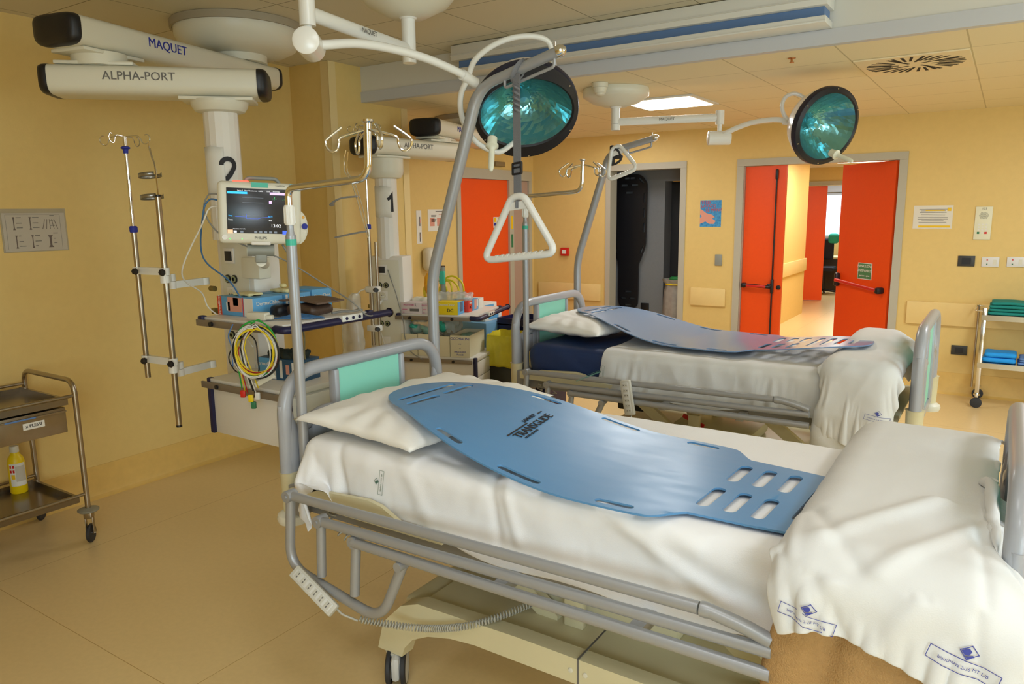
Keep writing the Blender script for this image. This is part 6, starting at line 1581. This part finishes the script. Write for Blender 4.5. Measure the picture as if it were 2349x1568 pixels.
for j, (z, w_, d_) in enumerate(((.60, .27, .25), (.68, .29, .27), (.765, .315, .295), (.785, .325, .305), (.775, .335, .315), (.73, .335, .315), (.65, .33, .305), (.57, .325, .30), (.545, .325, .30))):
    row = []
    for k in range(N):
        a = 2*PI*k/N; x, y = sq(a, w_, d_); f = (.008 if j > 3 else .005)*(nz(a*6, z*7, 3)+.6*math.sin(a*23+z*9)*.5); zz = z+(.015*nz(a*3, 1) if 1 < j < 6 else (.02*nz(a*2.2, 4) if j > 6 else 0))
        row.append(b.verts.new(Tb @ Vector((x*(1+f*5), y*(1+f*5), zz))))
    rows.append(row)
for j in range(8):
    for k in range(N): b.faces.new((rows[j][k], rows[j][(k+1) % N], rows[j+1][(k+1) % N], rows[j+1][k]))
m = MB(); m.add(b); o1 = obj('yellow_liner', m, BAGY, t, 60)
sd = o1.modifiers.new('thickness', 'SOLIDIFY'); sd.thickness = .0012

# clear bag of waste in the dark side room
t = thing('bag_stand', (-3.02, 8.08, 0), 'bin stand with a clear drawstring bag in the dark side room doorway', 'bag')
b = bmesh.new(); rows = []
for j, (z, r_) in enumerate(((.05, .13), (.3, .155), (.55, .16), (.78, .15), (.86, .13), (.885, .155), (.92, .17))):
    rows.append([b.verts.new((-3.08+r_*math.cos(2*PI*k/40)*(1+.06*math.sin(k*2.1)+.03*nz(k, j)), 8.07+r_*.75*math.sin(2*PI*k/40)*(1+.06*math.cos(k*1.7)), z)) for k in range(40)])
for j in range(6):
    for k in range(40): b.faces.new((rows[j][k], rows[j][(k+1) % 40], rows[j+1][(k+1) % 40], rows[j+1][k]))
m = MB(); m.add(b); obj('bag_film', m, BAGG, t, 70)
m = MB().tube([(-3.08+.135*math.cos(2*PI*k/30), 8.07+.105*math.sin(2*PI*k/30), .862) for k in range(30)], .008, 8, closed=True); obj('drawstring', m, YELLOW, t)
obj('green_lid', MB().lathe([(0, 0), (.12, 0), (.125, .02), (.10, .04), (0, .045)], (-3.06, 8.09, .905), n=32, sy=.75), mat('lid_green', '#2f8a45', .5), t)
# spine board hanging in the side room
cu_ = bpy.data.curves.new('b', 'CURVE'); cu_.dimensions = '2D'; cu_.fill_mode = 'BOTH'; cu_.extrude = .012
def spl(P):
    s = cu_.splines.new('POLY'); s.points.add(len(P)-1); s.use_cyclic_u = True
    for q, p in zip(s.points, P): q.co = (p[0], p[1], 0, 1)
hb_ = smooth_path([(0, .52, 0), (.05, .525, 0), (.105, .56, 0), (.125, .63, 0), (.128, .9, 0), (.13, 1.06, 0), (.16, 1.14, 0), (.205, 1.27, 0), (.215, 1.4, 0), (.22, 1.93, 0), (.20, 2.03, 0), (.14, 2.095, 0), (.06, 2.11, 0), (0, 2.11, 0)], 4)
spl([(p.x, p.y) for p in hb_]+[(-p.x, p.y) for p in hb_[::-1][1:-1]])
def slot(x0, y0, x1, y1, r_=.011):
    d = Vector((x1-x0, y1-y0)).normalized(); n_ = Vector((-d.y, d.x)); P = []
    for k in range(7): a = -PI/2+PI*k/6; q = Vector((x1, y1))+d*math.cos(a)*r_+n_*math.sin(a)*r_; P.append((q.x, q.y))
    for k in range(7): a = PI/2+PI*k/6; q = Vector((x0, y0))+d*math.cos(a)*r_+n_*math.sin(a)*r_; P.append((q.x, q.y))
    spl(P)
for y in (1.45, 1.62, 1.79): slot(.19, y, .19, y+.09); slot(-.19, y, -.19, y+.09)
slot(.155, 1.20, .183, 1.275); slot(-.155, 1.20, -.183, 1.275)
for y, a, b_ in ((.575, -.035, .035), (.655, .03, .085), (.655, -.085, -.03), (.735, -.035, .035), (1.90, -.04, .04), (1.985, .03, .10), (1.985, -.10, -.03), (2.065, .01, .06), (2.065, -.06, -.01)): slot(a, y, b_, y)
slot(.12, 2.06, .175, 2.01)
o = bpy.data.objects.new('b', cu_); COL.objects.link(o); e = o.evaluated_get(bpy.context.evaluated_depsgraph_get()); me = e.to_mesh(); b = bmesh.new(); b.from_mesh(me); e.to_mesh_clear()
bpy.data.objects.remove(o); bpy.data.curves.remove(cu_)
m = MB(basis((-3.745, 8.20, 0), (1, 0, 0), (0, 0, 1))); m.add(b)
solo('spine_board', m, BLACK, 'black spine board with slotted edges leaning upright in the dark side room', 'spine board')
solo('wall_socket', MB().bx(-3.60, -3.50, 8.235, 8.259, .50, .60, .006), BLACK, 'square black box low on the grey wall of the side room, below the spine board', 'wall socket')

# ================================================================ STEEL TROLLEYS
# near left trolley, its end frame facing the pendant
xa, xb, ya, yb = -4.46, -3.92, .95, 1.85
t = thing('steel_trolley', (-4.19, 1.4, 0), 'brushed steel trolley with a drawer at the left edge, against the left wall', 'trolley')
for y in (yb, ya):
    obj('end_frame', MB().tube(rnd([(xb, y, .19), (xb, y, .875), (xa, y, .875), (xa, y, .19)], .075, 8), .0135, 16), STEEL, t)
for x in (xb, xa):
    for z in (.80, .27): obj('side_bar', MB().cyl((x, ya, z), (x, yb, z), .0085, n=14), STEEL, t)
for z in (.79, .262):
    m = MB().bx(xa+.03, xb-.015, ya+.02, yb-.03, z-.035, z-.032)
    m.bx(xa+.03, xa+.033, ya+.02, yb-.03, z-.0319, z-.004).bx(xb-.018, xb-.015, ya+.02, yb-.03, z-.0319, z-.004).bx(xa+.033, xb-.018, yb-.045, yb-.03, z-.0319, z-.0) .bx(xa+.033, xb-.018, ya+.02, ya+.023, z-.0319, z-.004)
    obj('tray', m, mat('tray_steel_%d' % int(z*100), '#8f8474', .22, .9), t)
dr = obj('drawer', MB().bx(xa+.05, xb-.018, ya+.05, yb-.045, .615, .745, .003), STEEL, t)
obj('drawer_lip', MB().bx(xb-.0175, xb-.008, ya+.05, yb-.045, .722, .732, .002), STEEL, dr)
lb = obj('label', MB().bx(xb-.0172, xb-.0162, 1.60, 1.70, .672, .705), PAPER, dr)
obj('lettering', MB().text('x PLESSI', (xb-.0158, 1.65, .689), (0, 1, 0), (0, 0, 1), .022, align='CENTER', bold=.0003), INK, lb)
obj('tape', MB().bx(xb-.0078, xb-.0072, 1.52, 1.66, .7235, .731), DENIM, dr)
for x in (xb, xa):
    for y in (yb, ya):
        c = bpy.data.objects.new('caster', None); COL.objects.link(c); c.parent = t; c.location = Vector((x, y, 0))-t.location
        obj('bumper_disc', MB().lathe([(0, 0), (.045, 0), (.052, .006), (.052, .012), (.03, .02), (0, .021)], (x, y, .172), n=32), mat('disc_grey', '#8c8878', .5) if 'disc_grey' not in MATS else MATS['disc_grey'], c)
        a = -.85; Tm = Matrix.Translation((x, y, 0)) @ Matrix.Rotation(a, 4, 'Z')
        obj('fork', MB(Tm).bx(-.022, .022, -.02, .02, .135, .171, .005).bx(-.012, .012, -.021, -.016, .05, .14, .002).bx(-.012, .012, .016, .021, .05, .14, .002), STEEL, c)
        obj('wheel', MB(Tm).lathe([(0, -.009), (.045, -.009), (.05, -.004), (.05, .004), (.045, .009), (0, .009)], (0, 0, .0505), (0, 1, 0), 32), RUBBER, c)
        obj('axle_bolt', MB(Tm).cyl((0, -.026, .0505), (0, .026, .0505), .005, n=10), CHROME, c)
t = thing('spray_bottle', (-4.37, 1.72, .2305), 'yellow bottle with white cap on the lower tray of the left steel trolley', 'bottle')
obj('body', MB().lathe([(0, 0), (.038, 0), (.041, .006), (.041, .17), (.036, .195), (.022, .215), (.02, .225), (0, .225)], (-4.37, 1.72, .2305), n=36), YELLOW, t)
obj('cap', MB().lathe([(0, 0), (.022, 0), (.022, .03), (.020, .034), (0, .034)], (-4.37, 1.72, .4565), n=28), WHITE2, t)
def wrap(m, r_, a0, a1, z0, z1):
    n = 12; P = []
    for i in range(n+1):
        a = a0+(a1-a0)*i/n; P.append((m.bm.verts.new((-4.37+r_*math.cos(a), 1.72+r_*math.sin(a), z0)), m.bm.verts.new((-4.37+r_*math.cos(a), 1.72+r_*math.sin(a), z1))))
    for i in range(n): m.bm.faces.new((P[i][0], P[i+1][0], P[i+1][1], P[i][1]))
    return m
o1 = obj('label', wrap(MB(), .0414, -1.25, .75, .275, .40), PAPER, t)
for dz_ in (.375, .35):
    for a in (-1.2, -.85): obj('hazard_mark', wrap(MB(), .0418, a, a+.22, dz_, dz_+.016), RED, o1)
obj('hazard_disc', wrap(MB(), .0418, -1.1, -.65, .315, .34), YELI, o1)
obj('label_text', wrap(MB(), .0418, -.55, .65, .30, .385), mat('small_print', '#c9c3b4', .7), o1)

# right trolley by the back wall
t = thing('instrument_trolley', (.19, 7.4, 0), 'polished steel two-shelf trolley by the back wall at the right edge', 'trolley')
x0, x1, y0, y1 = -.13, .75, 7.30, 7.68
for x in (x0+.03, x1-.03):
    for y in (y0+.0, y1):
        obj('leg', MB().bx(x-.016, x+.016, y-.012, y+.012, .13, .86, .003) if y == y0 else MB().cyl((x-.05, y, .1), (x-.05, y, .84), .009, n=12), CHROME if y == y0 else STEEL, t)
        c = bpy.data.objects.new('caster', None); COL.objects.link(c); c.parent = t; c.location = Vector((x, y, 0))-t.location
        obj('wheel', MB().lathe([(0, -.009), (.03, -.009), (.044, -.006), (.044, .006), (.03, .009), (0, .009)], (x, y, .0445), (0, 1, 0), 32), RUBBER, c)
        obj('fork', MB().bx(x-.012, x+.012, y-.014, y+.014, .092, .132, .003).lathe([(0, 0), (.024, 0), (.024, .012), (0, .012)], (x, y, .11), n=20), CHROME, c)
TR = mat('polished_steel', '#c9c5bc', .2, 1)
for z in (.80, .395):
    obj('shelf', MB().bx(x0+.015, x1, y0-.012, y1+.01, z-.003, z).bx(x0+.015, x1, y0-.014, y0-.011, z-.045, z-.0031).bx(x0+.012, x0+.0149, y0-.01, y1, z-.03, z), TR, t)
obj('push_handle', MB().tube(rnd([(x0+.02, y0, .83), (x0-.04, y0, .835), (x0-.04, y1, .835), (x0+.02, y1, .83)], .03, 5), .008, 10), CHROME, t)
def folded(x, y, z, L, W, H, mt_, label, n=3, cat='folded cloth', seed=0):
    t = thing('folded_cloth', (x, y, z), label, cat)
    h = H/n
    for k in range(n):
        m = MB().add(rbox((x+.006*(k % 2), y, z+h*(k+.5)), (L-.01*k, W-.01*(k % 2), h*.94), h*.42, .02, lambda p, q: p+Vector((.004*nz(p.z*30, p.y*8, seed+k), .005*nz(p.x*9, p.z*30, seed+k), .006*nz(p.x*7, p.y*7, seed+k)*(1 if k == n-1 else .2)))))
        obj('fold_layer', m, mt_, t, 180)
    return t
folded(.21, 7.44, .801, .58, .28, .11, TEALF, 'stack of teal folded cloths on the top shelf of the right trolley', 4)
folded(.035, 7.44, .396, .24, .24, .085, BLUEF, 'bright blue folded drape on the lower shelf of the right trolley', 2, seed=4)
folded(.27, 7.44, .396, .21, .24, .06, DENIM, 'denim blue folded cloth at the right on the lower trolley shelf', 3, seed=8)

# ---- laundry stamps on the linen, lying on the cloth
def project_stamp(o, u, v, direction, s, ink, parent_name, label=None):
    """drop a printed stamp onto the cloth along a direction"""
    par = bpy.data.objects[parent_name]; m = stamp(o, u, v, ink, None, s)
    bpy.context.view_layer.update()
    d = Vector(direction).normalized(); inv = par.matrix_world.inverted()
    for f in list(m.bm.faces): pass
    bmesh.ops.subdivide_edges(m.bm, edges=[e for e in m.bm.edges if e.calc_length() > .006], cuts=3, use_grid_fill=False)
    w_ = Vector(u).normalized().cross(Vector(v).normalized())
    for vt in m.bm.verts:
        h = (vt.co-Vector(o)).dot(w_)
        hit, loc, nn, ix = par.ray_cast(inv @ (vt.co-d*.4), d, distance=1.2)
        if hit: vt.co = (par.matrix_world @ loc)-d*(.0058+max(0, h))
    return obj('laundry_stamp', m, ink, par)
STAMPB = mat('stamp_blue', '#3a449a', .7); STAMPG = mat('stamp_green', '#4a6f62', .7)
project_stamp((-1.70, 1.60, .80), (.10, 0, 1), (-1, 0, .10), (0, 1, 0), .85, STAMPG, 'fitted_sheet')
project_stamp((-.285, 1.4, .845), (1, 0, -.22), (.22, 0, 1), (0, 1, 0), 1.15, STAMPB, 'draped_sheet.001')
project_stamp((.0, 1.4, .835), (1, 0, -.30), (.30, 0, 1), (0, 1, 0), 1.25, STAMPB, 'draped_sheet.001')
project_stamp((-.44, 3.6, .71), (1, 0, -.18), (.18, 0, 1), (0, 1, 0), 1.1, STAMPB, 'draped_sheet.002')
project_stamp((-1.93, 3.6, .755), (.1, 0, 1), (-1, 0, .1), (0, 1, 0), .8, STAMPG, 'draped_sheet')
